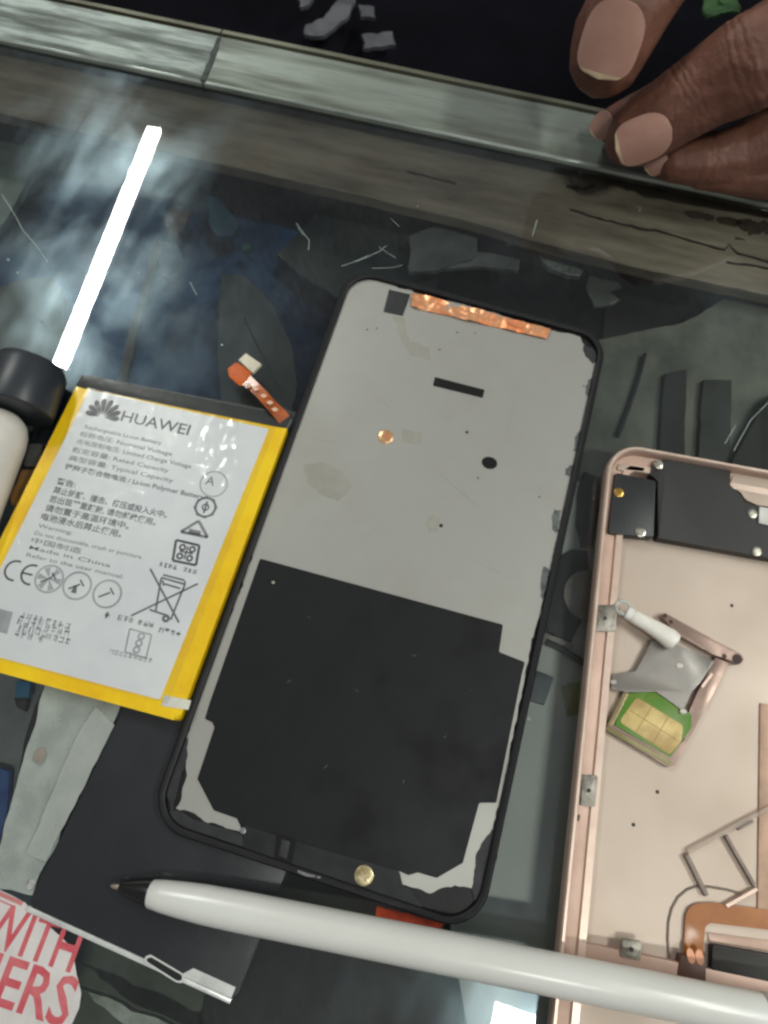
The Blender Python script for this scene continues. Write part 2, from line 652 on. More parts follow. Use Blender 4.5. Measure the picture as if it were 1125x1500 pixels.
# ================================================================== THINGS ON THE GLASS
# ------------------------------------------------------------------ dark screen panel
scrn = mat('black_screen_glass', (34, 35, 38), 0.32, c2=(40, 41, 44), ns=0.02, coat=0.6, coat_rough=0.16, rvar=0.1)
scrn_side = mat('black_screen_edge', (40, 42, 44), 0.4, 0.3)
chrome = mat('bright_steel_edge', (236, 236, 232), 0.28, 0.4, c2=(206, 206, 204), ns=0.2)
pz = 1.2
a, b = un(35, 1335, pz), un(332, 1470, pz)
U = (b - a).normalized()
Vp = V((-U.y, U.x, 0))
pan = thing('screen_panel', 'thin glossy black phone screen with a bright steel lower edge lying under the phone frame', 'phone screen', (a.x, a.y, 0.2), math.atan2(U.y, U.x))


def pp(u, v, z=pz):
    return V((a.x, a.y, z)) + U * u + Vp * v


prism('glass_face', rounded([pp(0.2, 1.3), pp(50, 1.3), pp(50, 132), pp(0.2, 132)], [1.2, 1.2, 4, 4], 6), 0.95, scrn, pan, 0.3, 3)  # width stops short to shape the border of a dark reflection
bm = bmesh.new()
add_prism(bm, [pp(0.25, 0.0, 1.0), pp(49, 0.0, 1.0), pp(49, 1.2, 1.0), pp(0.25, 1.2, 1.0)], 0.8, 0.25, 2)
add_prism(bm, [pp(37.0, 1.25, 1.27), pp(48.9, 1.25, 1.27), pp(48.9, 3.4, 1.27), pp(39.0, 3.4, 1.27)], 0.2, 0.05, 1)
bm_obj('steel_edge', bm, chrome, pan)
sl = rounded(ups([(211, 1402), (220, 1398), (271, 1428), (269, 1441), (258, 1439), (212, 1410)], 1.36), 0.8, 4)
slin = rounded(ups([(214, 1405), (221, 1402), (267, 1429), (266, 1437), (258, 1436), (216, 1409)], 1.42), 0.7, 4)
prism('slot_rim', sl, 0.14, chrome, pan)
prism('earpiece_slot', slin, 0.1, mat('slot_black', (24, 25, 26), 0.8), pan)
tube('corner_catch', [un(43, 1300, 0.8), un(47, 1292, 1.4)], 0.7, chrome, pan, 8)

# ------------------------------------------------------------------ phone middle frame
blk = mat('matte_black_plastic', (22, 23, 24), 0.5, c2=(15, 16, 17), ns=0.3, bump=0.12, bs=1.2, spec=0.3)
blk2 = mat('greyish_black_adhesive', (40, 41, 43), 0.6, c2=(24, 25, 27), ns=0.25, bump=0.3, bs=0.8)
plate_m = mat('dull_nickel_plate', (169, 168, 162), 0.45, 0.4, c2=(156, 154, 148), ns=0.03, rvar=0.06, detail=3)
graph = mat('black_graphite_sheet', (20, 23, 24), 0.55, c2=(12, 14, 15), ns=0.06, bump=0.06, bs=0.6, spec=0.28, rvar=0.12)
copper = mat('bright_copper_foil', (252, 186, 138), 0.36, 0.6, c2=(240, 140, 90), ns=0.2, bump=0.4, bs=0.3, rvar=0.1)
FT = 3.6
cor = ups([(512, 389.5), (892, 490), (703, 1372), (213, 1208)], FT)
fa = math.atan2((cor[1] - cor[0]).y, (cor[1] - cor[0]).x)
cen = sum(cor, V()) / 4
frm = thing('phone_chassis', 'black rimmed phone chassis with bare grey metal plate and black graphite sheet', 'phone frame', (cen.x, cen.y, 1.25), fa)
outer = rounded(cor, [8.5, 8.5, 9, 9], 10)


def inset(pts, d):
    n = len(pts)
    out = []
    for i in range(n):
        t = (pts[(i + 1) % n] - pts[i - 1])
        t.z = 0
        t.normalize()
        nr = V((-t.y, t.x, 0))
        c = pts[i] + nr * d
        if (c - cen).length > (pts[i] - cen).length:
            c = pts[i] - nr * d
        out.append(c)
    return out


prof = [(1.2, 1.3), (0.3, 1.5), (0.0, 2.2), (0.0, 3.3), (0.3, 3.6), (1.3, 3.6), (1.6, 3.4), (1.9, 2.3)]
bm = bmesh.new()
rg = []
for d, z in prof:
    rg.append([bm.verts.new(V((p.x, p.y, z))) for p in inset(outer, d)])
n = len(outer)
for k in range(len(prof) - 1):
    for j in range(n):
        bm.faces.new((rg[k][j], rg[k][(j + 1) % n], rg[k + 1][(j + 1) % n], rg[k + 1][j]))
bm.faces.new(rg[0])
bm.faces.new(rg[-1])
bm_obj('outer_rim', bm, blk, frm, 35)
Z = 2.55
plate_px = [(509, 424), (520, 412), (535, 407), (560, 412), (578, 418), (606, 428), (700, 452), (807, 484), (849, 493), (856, 505), (858, 518), (873, 531), (869, 567), (857, 610), (850, 640),
            (840, 690), (820, 770), (800, 862), (789, 905), (769, 985), (742, 1131), (723, 1216), (707, 1235), (698, 1262), (692, 1302), (672, 1299), (650, 1300), (630, 1308), (605, 1300),
            (588, 1296), (560, 1270), (450, 1240), (347, 1216), (322, 1209), (299, 1203), (280, 1190), (258, 1184), (266, 1168), (272, 1141), (274, 1080), (281, 1052), (292, 1020), (353, 862), (400, 724), (440, 614), (487, 482)]
plate = prism('metal_plate', ragged(ups(plate_px, Z), 0.42, 0.8), 0.22, plate_m, frm)
g_px = [(381, 818), (737, 915), (731, 955), (769, 970), (765, 985), (727, 1176), (702, 1176), (694, 1205), (678, 1264), (640, 1286), (612, 1278), (598, 1282), (585, 1276), (560, 1285), (470, 1262), (380, 1235), (355, 1222), (352, 1210),
        (347, 1199), (313, 1187), (289, 1141), (314, 1066), (311, 1058), (300, 1053), (307, 1030)]
prism('graphite_sheet', rounded(ups(g_px, Z + 0.14), 0.45, 3), 0.12, graph, frm)
brk = prism('bottom_bracket', rounded(ups([(353, 1208), (450, 1238), (585, 1276), (590, 1297), (602, 1303), (625, 1338), (600, 1333), (380, 1258), (358, 1246)], Z + 0.3), 0.6, 3), 0.3, mat('charcoal_bracket_plastic', (38, 40, 41), 0.55, c2=(28, 30, 31), ns=0.2, spec=0.3), frm, 0.08)
prism('adhesive_strip', ragged(ups([(246, 1188), (262, 1188), (290, 1202), (345, 1219), (356, 1225), (356, 1247), (300, 1232), (255, 1210)], Z - 0.02), 0.3, 1), 0.2, blk2, frm)
worn_m = mat('worn_grey_edge', (96, 100, 99), 0.6, c2=(60, 63, 63), ns=0.5)
for p in ([(842, 640), (852, 628), (850, 664), (836, 662)], [(828, 686), (840, 680), (836, 700), (824, 698)], [(862, 556), (872, 552), (868, 585), (860, 580)], [(812, 745), (822, 748), (816, 780), (808, 775)], [(796, 830), (806, 836), (796, 880), (790, 872)]):
    prism('worn_patch', ragged(ups(p, Z + 0.06), 0.6, 0.6), 0.1, worn_m, plate)
for p in ([(236, 1150), (262, 1095), (276, 1080), (274, 1110), (262, 1150), (252, 1190)], [(855, 505), (870, 512), (878, 530), (868, 532), (858, 522)],
          [(727, 1188), (738, 1170), (728, 1250), (712, 1300), (696, 1320), (691, 1303), (697, 1262), (705, 1236), (722, 1212)]):
    prism('adhesive_strip', ragged(ups(p, Z + 0.12), 0.45, 0.7), 0.2, blk2, frm)
cu_px = [(606, 428), (640, 436), (720, 456), (770, 466), (800, 478), (807, 486), (798, 494), (770, 492), (735, 482), (690, 468), (640, 456), (604, 447)]
cp = ragged(ups(cu_px, Z + 0.75), 0.25, 1.2)
sheet('copper_foil', ups([(604, 427), (806, 483), (800, 496), (602, 449)], Z + 0.5), 70, 12, 1.0, 0.13, 0.3, copper, frm, 6.0, 0.25)
hole = mat('deep_black_hole', (10, 10, 10), 0.9)
prism('cable_slot', rounded(ups([(637, 552), (710, 571), (707, 583), (634, 565)], Z + 0.02), 0.25, 3), 0.1, hole, plate)
prism('camera_hole', disc_pts(un(717, 678, Z + 0.02), 2.1, 24, 1.75, -0.25), 0.1, hole, plate)
for c, r in (((684, 633), .42), ((646, 770), .5)):
    prism('pin_hole', disc_pts(un(c[0], c[1], Z + 0.02), r, 12), 0.1, hole, plate)
prism('black_pad', ups([(570, 424), (601, 431), (590, 462), (562, 456)], Z + 0.25), 0.24, blk2, frm, 0.05)
gold = mat('pale_gold_metal', (238, 196, 150), 0.3, 0.7, c2=(214, 160, 112), ns=0.6)
silver = mat('nickel_screw', (196, 192, 180), 0.3, 0.8, c2=(150, 146, 134), ns=0.8)


def screw(p, r, m, parent, name='screw', h=0.5, slot=True):
    bm = bmesh.new()
    c = p.copy()
    add_prism(bm, disc_pts(c, r, 24), h, r * 0.22, 2)
    if slot:
        add_prism(bm, disc_pts(c + V((0, 0, 0.03)), r * 0.55, 18), 0.06, 0.02, 1)
    return bm_obj(name, bm, m, parent)


stud = screw(un(565, 639, Z + 0.35), 2.1, gold, frm, 'threaded_stud')
prism('stud_hole', disc_pts(un(566, 639, Z + 0.42), 0.9, 14), 0.1, mat('warm_gold_recess', (225, 150, 105), 0.4, 0.5), stud)
screw(un(533, 1283, Z + 0.75), 2.2, mat('aged_brass_screw', (214, 200, 164), 0.35, 0.6, c2=(150, 132, 90), ns=0.7), frm, 'screw')
prism('usb_slot', ups([(405, 1221), (434, 1229), (427, 1269), (400, 1262)], Z + 0.38), 0.12, hole, brk)
prism('slot_tongue', ups([(413, 1229), (425, 1233), (420, 1258), (408, 1254)], Z + 0.46), 0.1, blk2, brk, 0.03)
bm = bmesh.new()
for q in ([(436, 1274), (452, 1280), (462, 1282), (462, 1285), (448, 1284), (436, 1278)], [(465, 1283), (470, 1284), (469, 1287), (464, 1286)]):
    add_prism(bm, ups(q, FT + 0.05), 0.1, 0.03, 1)
bm_obj('rim_glint', bm, mat('rim_glint_metal', (150, 150, 150), 0.3, 0.6), frm)  # bright slivers paint glints onto the bottom rim
screw(un(356, 1217, Z + 0.4), 0.7, mat('grey_pin', (130, 134, 138), 0.4, 0.5), frm, 'pin', 0.4, False)
screw(un(400, 853, Z + 0.25), 0.4, silver, frm, 'pin', 0.2, False)
stain2 = mat('brownish_fingerprint', (148, 145, 136), 0.6, 0.25, c2=(156, 153, 145), ns=0.25, bump=0.05)
for q, r in (([(445, 680), (470, 676), (500, 690), (520, 712), (495, 735), (470, 725), (450, 705)], .5), ([(588, 628), (618, 634), (616, 652), (590, 648)], .3),
             ([(575, 462), (592, 466), (600, 500), (630, 510), (630, 528), (600, 520), (588, 500)], .5), ([(622, 768), (634, 752), (646, 760), (640, 778), (628, 780)], .5)):
    prism('fingerprint_stain', ragged(ups(q, Z + 0.012), r, 0.9), 0.05, stain2, plate)
dd = mat('dark_grit', (60, 60, 58), 0.8)
for c in ((538, 483), (552, 481), (644, 512), (696, 488), (670, 487), (790, 728), (855, 565), (700, 700), (640, 560)):
    prism('grit', disc_pts(un(c[0], c[1], Z + 0.06), 0.25 + 0.2 * random.random(), 7, 0.2), 0.07, dd, plate)
orange_m = mat('red_orange_tape', (196, 72, 36), 0.5, c2=(160, 52, 26), ns=0.4)
tag(prism('tape_scrap', ragged(ups([(552, 1328), (600, 1338), (650, 1352), (640, 1372), (590, 1364), (552, 1348)], 0.25), 0.3, 1), 0.2, orange_m), 'small red orange tape scrap peeking from under the bottom of the phone frame', 'tape')

lint = mat('pale_lint', (120, 122, 120), 0.7)
random.seed(11)
for c in ((455, 905), (520, 1010), (610, 960), (590, 1148), (480, 1120), (650, 1080), (420, 1000), (690, 1010)):
    p = un(c[0], c[1], Z + 0.2)
    a_ = random.random() * 6.3
    tube('lint_speck', [p, p + V((math.cos(a_), math.sin(a_), 0)) * (0.4 + random.random())], 0.05, lint, frm, 5)
hair = mat('fine_bright_scratch', (190, 190, 186), 0.3, 0.6)
for a_, b_ in (((530, 560), (585, 610)), ((640, 690), (700, 742)), ((760, 560), (742, 640)), ((500, 800), (560, 770)), ((450, 640), (520, 655)), ((690, 820), (760, 850)), ((600, 520), (612, 545))):
    bar('hairline_scratch', un(*a_, Z + 0.02), un(*b_, Z + 0.02), 0.09, 0.05, hair, plate)
# ------------------------------------------------------------------ battery
BT = 5.2
yel = mat('yellow_battery_wrap', (244, 204, 16), 0.34, c2=(232, 182, 8), ns=0.1, coat=0.5, coat_rough=0.12, bump=0.25, bs=0.16)
bc = ups([(117, 556), (424, 618), (262, 1057), (-86, 962)], BT)
bcen = sum(bc, V()) / 4
BU = (bc[1] - bc[0]).normalized()
bat = thing('phone_battery', 'flat yellow edged phone battery with a white printed label and a loose orange ribbon tail', 'battery', (bcen.x, bcen.y, 0.05), math.atan2(BU.y, BU.x))
# wrap: rounded pouch
bm = bmesh.new()
add_prism(bm, rounded(bc, 1.4, 5), BT - 0.1, 1.3, 4)
bm_obj('battery_wrap', bm, yel, bat, 50)
label_m = mat('white_film_label', (222, 224, 225), 0.42, c2=(213, 216, 219), ns=0.07, coat=0.7, coat_rough=0.10, bump=0.0)
# wrinkled film finish on the coat
nt = label_m.node_tree
pb = nt.nodes['Principled BSDF']
tcn = nt.nodes['Texture Coordinate']
nzb = nt.nodes.new('ShaderNodeTexNoise')
nzb.inputs['Scale'].default_value = 260
nzb.inputs['Detail'].default_value = 5
nzb.inputs['Distortion'].default_value = 1.2
nt.links.new(tcn.outputs['Object'], nzb.inputs['Vector'])
bpn = nt.nodes.new('ShaderNodeBump')
bpn.inputs['Strength'].default_value = 0.55
bpn.inputs['Distance'].default_value = 0.0016
nt.links.new(nzb.outputs['Fac'], bpn.inputs['Height'])
nt.links.new(bpn.outputs['Normal'], pb.inputs['Coat Normal'])
LZ = BT + 0.08
lab = prism('white_label', rounded(ups([(131, 571), (394, 628), (234, 1025), (-58, 948)], LZ), 0.5, 3), 0.16, label_m, bat, 0.03)
tape_m = mat('black_battery_tape', (44, 47, 46), 0.42, c2=(34, 36, 36), ns=0.15, coat=0.4, coat_rough=0.2, bump=0.25, bs=0.25)
bm = bmesh.new()
tt = ups([(118, 550), (124, 549), (424, 606), (430, 613), (422, 628), (400, 624), (132, 570), (110, 566)], BT + 0.2)
add_prism(bm, rounded(tt, 0.6, 3), BT + 0.1, 0.5, 3)
bm_obj('black_tape', bm, tape_m, bat, 50)
prism('clear_tape', ups([(240, 1018), (280, 1026), (276, 1040), (236, 1034)], LZ + 0.06), 0.1, mat('cloudy_tape', (214, 212, 200), 0.25, coat=0.5), bat, 0.03)
# orange ribbon
flex_m = mat('amber_flex_ribbon', (178, 88, 16), 0.4, c2=(146, 66, 10), ns=0.4, coat=0.2)


def ribbon(name, pts, ws, thick, m, parent):
    bm = bmesh.new()
    Lf, Rt = [], []
    for i, p in enumerate(pts):
        d = pts[min(i + 1, len(pts) - 1)] - pts[max(i - 1, 0)]
        d.z = 0
        d.normalize()
        s = V((-d.y, d.x, 0)) * (ws[i] / 2)
        Lf.append(p + s)
        Rt.append(p - s)
    vt = [[bm.verts.new(q) for q in (Lf[i], Rt[i], Rt[i] - V((0, 0, thick)), Lf[i] - V((0, 0, thick)))] for i in range(len(pts))]
    for i in range(len(pts) - 1):
        for j in range(4):
            bm.faces.new((vt[i][j], vt[i][(j + 1) % 4], vt[i + 1][(j + 1) % 4], vt[i + 1][j]))
    bm.faces.new(vt[0])
    bm.faces.new(vt[-1])
    return bm_obj(name, bm, m, parent, 40)


rb = ribbon('ribbon_tail', [un(418, 616, 5.3), un(410, 606, 6.0), un(398, 594, 6.8), un(384, 578, 7.2), un(372, 566, 6.8), un(360, 556, 6.2), un(352, 546, 5.9), un(347, 541, 5.8)],
            [3.4, 3.4, 3.0, 3.0, 3.0, 3.4, 4.6, 4.4], 0.2, flex_m, bat)
bm = bmesh.new()
pale = mat('pale_ribbon_print', (226, 186, 158), 0.5)
for c in ((364, 565), (374, 570), (386, 580), (395, 590), (402, 600)):
    p = un(c[0], c[1], 7.45)
    add_prism(bm, ragged([p + V((-0.9, 0.2, 0)), p + V((0, -0.6, 0)), p + V((1.0, 0.0, 0)), p + V((0.1, 0.7, 0))], 0.15, 0.5), 0.15)
bm_obj('ribbon_print', bm, pale, rb, 0)
prism('ribbon_end', rounded(ups([(333, 540), (346, 530), (369, 545), (361, 558), (352, 566), (336, 552)], 6.3), 0.5, 3), 0.5, mat('orange_stiffener', (204, 92, 0), 0.5, c2=(184, 78, 0), ns=0.3), rb, 0.1)
prism('connector', ups([(349, 527), (360, 517), (383, 533), (370, 546)], 6.9), 1.1, mat('cream_connector', (214, 206, 184), 0.45), rb, 0.15)
tube('loose_thread', [un(428, 600, 6), un(400, 545, 4), un(372, 495, 1.2), un(358, 465, 0.3)], 0.12, mat('dark_thread', (30, 32, 32), 0.6), bat, 6)
film = bpy.data.materials.new('crinkled_clear_film')
film.use_nodes = True
FN, FL = film.node_tree.nodes, film.node_tree.links
FN.remove(FN['Principled BSDF'])
ft_, fg_, fm_ = FN.new('ShaderNodeBsdfTransparent'), FN.new('ShaderNodeBsdfGlossy'), FN.new('ShaderNodeMixShader')
ft_.inputs['Color'].default_value = (0.985, 0.985, 0.985, 1)
fg_.inputs['Roughness'].default_value = 0.17
fm_.inputs['Fac'].default_value = 0.075
FL.new(ft_.outputs[0], fm_.inputs[1])
FL.new(fg_.outputs[0], fm_.inputs[2])
FL.new(fm_.outputs[0], FN['Material Output'].inputs['Surface'])
bm = bmesh.new()
fc_ = ups([(128, 568), (404, 627), (246, 1032), (-66, 950)], LZ + 0.1)
nx, ny = 90, 110
rows = []
for j in range(ny + 1):
    v = j / ny
    row = []
    for i in range(nx + 1):
        u = i / nx
        p = fc_[0].lerp(fc_[1], u).lerp(fc_[3].lerp(fc_[2], u), v)
        w_ = math.exp(-((u - 0.80) / 0.15) ** 2 - ((v - 0.15) / 0.17) ** 2) + 0.08 + 0.35 * math.exp(-((u - 0.42) / 0.1) ** 2 - ((v - 0.5) / 0.1) ** 2) + 0.4 * math.exp(-((u - 0.95) / 0.12) ** 2 - ((v - 0.95) / 0.1) ** 2)
        q = V((p.x * 0.16 + p.y * 0.10, p.y * 0.12 - p.x * 0.2, 3.7))
        z = 0.55 * abs(noise.noise(q)) + 0.35 * abs(noise.noise(q * 2.1 + V((4, 1, 0)))) + 0.12 * noise.noise(q * 4.5)
        row.append(bm.verts.new(p + V((0, 0, 0.06 + 1.25 * w_ * z))))
    rows.append(row)
for j in range(ny):
    for i in range(nx):
        bm.faces.new((rows[j][i], rows[j + 1][i], rows[j + 1][i + 1], rows[j][i + 1]))
flat_obj('clear_film', bm, film, bat)
for p_ in bpy.data.objects['clear_film'].data.polygons:
    p_.use_smooth = True
# ---- printing on the label
PZ = LZ + 0.012
ink = mat('grey_label_ink', (112, 114, 116), 0.6)
ink_d = mat('dark_label_ink', (84, 85, 88), 0.6)
ink_l = mat('pale_grey_label_ink', (168, 171, 173), 0.6)
LU = (un(398, 629, PZ) - un(131, 571, PZ)).normalized()
LV = V((-LU.y, LU.x, 0))
# fan logo of eight petals
bm = bmesh.new()
lc = un(149, 611, PZ)
for k in range(8):
    t = math.radians(6 + k * 24)
    ln = 3.9 + 0.9 * math.sin(t)
    d = LU * math.cos(t) + LV * math.sin(t)
    s = V((-d.y, d.x, 0))
    r0 = 0.7
    prof_ = [(0, 0), (0.25, 0.34), (0.5, 0.62), (0.75, 0.74), (0.9, 0.55), (1, 0.1)]
    P = [lc + d * (r0 + f * ln) + s * w for f, w in prof_] + [lc + d * (r0 + f * ln) - s * w for f, w in reversed(prof_[1:])]
    add_flat(bm, P)
flat_obj('petal_logo', bm, ink_d, lab)
bm = bmesh.new()
add_vf(bm, text_mesh('HUAWEI', un(176, 616, PZ), LU, size=4.3, width=18.5, bold=0.1))
flat_obj('brand_lettering', bm, ink, lab)
# rows of small print
random.seed(3)


def glyph(bm, p, w, h, dense=4):
    for _ in range(dense):
        if random.random() < 0.5:
            y = random.random() * h
            add_line(bm, p + LV * y, p + LU * w + LV * y, h * 0.13)
        else:
            x = random.random() * w
            add_line(bm, p + LU * x, p + LU * x + LV * h, w * 0.14)


def print_row(bm, p0, length, h, kind):
    x = 0
    while x < length:
        run = random.choice((3, 4, 5, 6, 8)) if kind == 'latin' else random.choice((3, 4, 5, 9))
        for _ in range(run):
            w = h * (0.5 if kind == 'latin' else 0.9)
            if x > length:
                break
            if kind == 'latin':
                hh = h * random.choice((0.62, 0.62, 0.62, 0.95))
                add_line(bm, p0 + LU * (x + 0.1 * w), p0 + LU * (x + 0.1 * w) + LV * hh, h * 0.16)
                y = random.choice((0.05, 0.3, 0.58)) * h
                add_line(bm, p0 + LU * x + LV * y, p0 + LU * (x + w * 0.85) + LV * y, h * 0.15)
                if random.random() < 0.6:
                    add_line(bm, p0 + LU * (x + 0.75 * w), p0 + LU * (x + 0.75 * w) + LV * (h * 0.6), h * 0.15)
            else:
                glyph(bm, p0 + LU * x, w * 0.85, h, 5)
            x += w * (1.12 if kind == 'latin' else 1.2)
        x += h * random.choice((0.5, 0.6, 1.2))


bm = bmesh.new()
bml = bmesh.new()
rows_txt = (
    (123, 627, 1.45, 21, 'Rechargeable Li-ion Battery', 0), (116, 638, 1.6, 25, '标称电压: Nominal Voltage', 0), (111, 649, 1.6, 31, '充电限制电压: Limited Charge Voltage', 0),
    (105, 661, 1.6, 26, '额定容量: Rated Capacity', 0), (100, 673, 1.6, 28, '典型容量: Typical Capacity', 0), (94, 686, 1.7, 37, '锂离子聚合物电池 / Li-ion Polymer Battery', 1),
    (82, 708, 1.9, 5, '警告:', 1), (77, 721, 2.0, 30, '禁止拆解、撞击、挤压或投入火中。', 1), (71, 734, 2.0, 28, '若出现严重鼓胀, 请勿继续使用。', 1), (65, 747, 2.0, 22, '请勿置于高温环境中。', 1),
    (59, 760, 2.0, 21, '电池浸水后禁止使用。', 1), (55, 772, 1.4, 9, 'Warning:', 0), (50, 783, 1.5, 28, 'Do not disassemble, crush or puncture.', 0), (45, 794, 1.6, 13, '中国制造', 0),
    (42, 804, 1.4, 21, 'Made in China', 0), (38, 815, 1.4, 25, 'Refer to the user manual.', 0))
for x, y, sz, wd, t_, dk in rows_txt:
    p_ = un(x, y, PZ)
    add_vf(bm if dk else bml, text_mesh(t_, p_, LU, size=sz, width=wd, bold=0.22 if dk else 0.1))
flat_obj('small_print', bm, ink, lab)
flat_obj('small_print', bml, mat('mid_grey_label_ink', (130, 132, 134), 0.6), lab)
# CE
bm = bmesh.new()


def arc(bm, c, r, w, t0, t1, n=18):
    for i in range(n):
        a0, a1 = t0 + (t1 - t0) * i / n, t0 + (t1 - t0) * (i + 1) / n
        e0 = LU * math.cos(a0) + LV * math.sin(a0)
        e1 = LU * math.cos(a1) + LV * math.sin(a1)
        add_flat(bm, [c + e0 * (r - w), c + e0 * r, c + e1 * r, c + e1 * (r - w)])


c = un(22, 836, PZ)
arc(bm, c, 2.7, 0.55, math.radians(75), math.radians(285))
c = un(46, 842, PZ)
arc(bm, c, 2.7, 0.55, math.radians(75), math.radians(285))
add_line(bm, c - LU * 2.6, c + LU * 0.3, 0.5)
flat_obj('conformity_mark', bm, ink_d, lab)
# three pale round marks
bm = bmesh.new()
bm2 = bmesh.new()
for i, cc in enumerate(((72, 848), (113, 858), (157, 870))):
    c = un(cc[0], cc[1], PZ)
    add_ring(bm, c, 3.6, 0.5)
    for k in range(12):
        a0, a1 = 2 * PI * k / 12, 2 * PI * (k + 1) / 12
        add_flat(bm, [c + V((math.cos(a0), math.sin(a0), 0)) * 3.0, c + V((math.cos(a1), math.sin(a1), 0)) * 3.0, c]) if i == 0 and k % 2 else None
    add_line(bm2, c - LU * 1.8 - LV * 1.2, c + LU * 0.6 + LV * 0.5, 0.5)
    add_line(bm2, c + LU * 0.2 + LV * 1.6, c + LU * 1.6 + LV * 0.2, 0.45)
    if i == 1:
        add_flat(bm2, [c - LU * 1.0 - LV * 1.9, c + LU * 0.5 - LV * 1.9, c - LV * 0.1, c - LU * 0.6])
flat_obj('round_mark', bm, ink_l, lab)
flat_obj('mark_detail', bm2, ink, lab)
# right column marks
bm = bmesh.new()
bm2 = bmesh.new()
c = un(313, 709, PZ)
add_ring(bm2, c, 3.6, 0.35)
add_vf(bm, text_mesh('A', un(300, 709, PZ), LU, size=3.4, align='LEFT'))
c = un(301, 743, PZ)
add_ring(bm, c, 2.8, 0.6)
add_ring(bm, c, 1.0, 0.4, 12)
add_line(bm, c - LV * 1.6, c + LV * 1.6, 0.5)
for k in range(8):
    t = 2 * PI * k / 8
    e = V((math.cos(t), math.sin(t), 0))
    add_line(bm, c + e * 2.7, c + e * 2.95, 0.8)
flat_obj('ring_mark', bm, ink, lab)
flat_obj('pale_ring', bm2, ink_l, lab)
bm = bmesh.new()
bm2 = bmesh.new()
# triangle
P = [un(291, 763, PZ), un(304, 787, PZ), un(265, 779, PZ)]
m3 = sum(P, V()) / 3
for i in range(3):
    add_line(bm2, P[i], P[(i + 1) % 3], 0.75)
add_line(bm2, m3 - LU * 1.6 - LV * 0.6, m3 + LU * 1.5 - LV * 0.6, 1.2)
flat_obj('triangle_mark', bm2, mat('triangle_ink', (138, 140, 143), 0.6), lab)
bm2 = bmesh.new()
# square with four arrows
Q = [un(258, 791, PZ), un(292, 799, PZ), un(287, 828, PZ), un(253, 821, PZ)]
q4 = sum(Q, V()) / 4
for i in range(4):
    add_line(bm, Q[i], Q[(i + 1) % 4], 0.65)
for sx, sy in ((1, 1), (1, -1), (-1, 1), (-1, -1)):
    d = LU * sx * 1.25 + LV * sy * 1.15
    add_ring(bm, q4 + d, 0.95, 0.55, 8)
add_line(bm, q4 - LU * 1.7 + LV * 0.1, q4 + LU * 1.7 + LV * 0.1, 0.4)
add_line(bm, q4 - LV * 1.7, q4 + LV * 1.7, 0.4)
print_row(bm, un(233, 829, PZ), 9.5, 1.1, 'han')
flat_obj('recycling_square', bm, ink_d, lab)
bm = bmesh.new()
# crossed bin
for a_, b_ in (((220, 833), (262, 912)), ((290, 855), (192, 902)), ((236, 847), (228, 895)), ((270, 858), (250, 908)), ((236, 846), (271, 856)), ((239, 842), (270, 850)), ((219, 893), (246, 902)), ((271, 851), (270, 860)),
               ((240, 855), (264, 862)), ((238, 850), (240, 858))):
    add_line(bm, un(*a_, PZ), un(*b_, PZ), 0.5)
add_ring(bm, un(243, 906, PZ), 1.0, 0.7, 10)
print_row(bm2, un(152, 905, PZ), 1.5, 1.6, 'han')
print_row(bm2, un(172, 908, PZ), 8, 1.3, 'han')
print_row(bm2, un(232, 926, PZ), 5.5, 1.3, 'han')
flat_obj('crossed_bin_mark', bm, ink, lab)
flat_obj('small_print', bm2, ink, lab)
bm2 = bmesh.new()
# boxed ring mark
Q = [un(190, 921, PZ), un(222, 930, PZ), un(214, 964, PZ), un(183, 955, PZ)]
for i in range(4):
    add_line(bm2, Q[i], Q[(i + 1) % 4], 0.4)
for k in range(3):
    add_ring(bm2, un(207 - k * 3.5, 932 + k * 10, PZ), 0.95, 0.5, 10)
print_row(bm2, un(160, 957, PZ), 11, 1.1, 'han')
flat_obj('box_mark', bm2, ink_l, lab)
# faded print at lower left
bm = bmesh.new()
for x, y, ln in ((28, 905, 5), (24, 914, 7), (22, 923, 7), (20, 932, 7), (66, 914, 6), (64, 924, 6), (66, 936, 5)):
    print_row(bm, un(x, y, PZ), ln, 1.5, 'han')
flat_obj('faded_print', bm, ink_l, lab)
bm = bmesh.new()
add_flat(bm, ups([(-14, 888), (19, 897), (10, 929), (-22, 920)], PZ))
flat_obj('grey_print_block', bm, ink_l, lab)

# ------------------------------------------------------------------ rose gold housing
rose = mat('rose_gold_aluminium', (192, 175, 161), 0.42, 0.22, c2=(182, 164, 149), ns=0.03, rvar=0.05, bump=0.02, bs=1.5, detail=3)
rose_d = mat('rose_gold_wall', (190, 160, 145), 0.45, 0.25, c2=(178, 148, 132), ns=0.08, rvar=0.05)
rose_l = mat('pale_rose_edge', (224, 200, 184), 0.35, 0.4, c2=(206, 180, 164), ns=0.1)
HZ = 7.2
h0, h1, h2 = un(889, 690, HZ), un(808, 1500, HZ), un(1125, 690, HZ)
D = (h1 - h0).normalized()
R = V((-D.y, D.x, 0))
if R.x < 0:
    R = -R
# top line passes (1000, 664)
tq = un(1000, 664.5, HZ)
h0 = h0 + D * ((tq - h0).dot(D) - 0.0)
HW, HH = 74.0, 152.0
hou = thing('phone_housing', 'open rose gold phone back housing with black antenna cover at the right border', 'phone housing', (h0.x, h0.y, 0.05), math.atan2(R.y, R.x))


def hp(u, v, z):
    return V((h0.x, h0.y, 0)) + R * u + D * v + V((0, 0, z))


def rring(d, z, r=8.5, n=8):
    pts = [hp(d, d, z), hp(HW - d, d, z), hp(HW - d, HH - d, z), hp(d, HH - d, z)]
    return rounded(pts, max(r - d, 0.8), n)


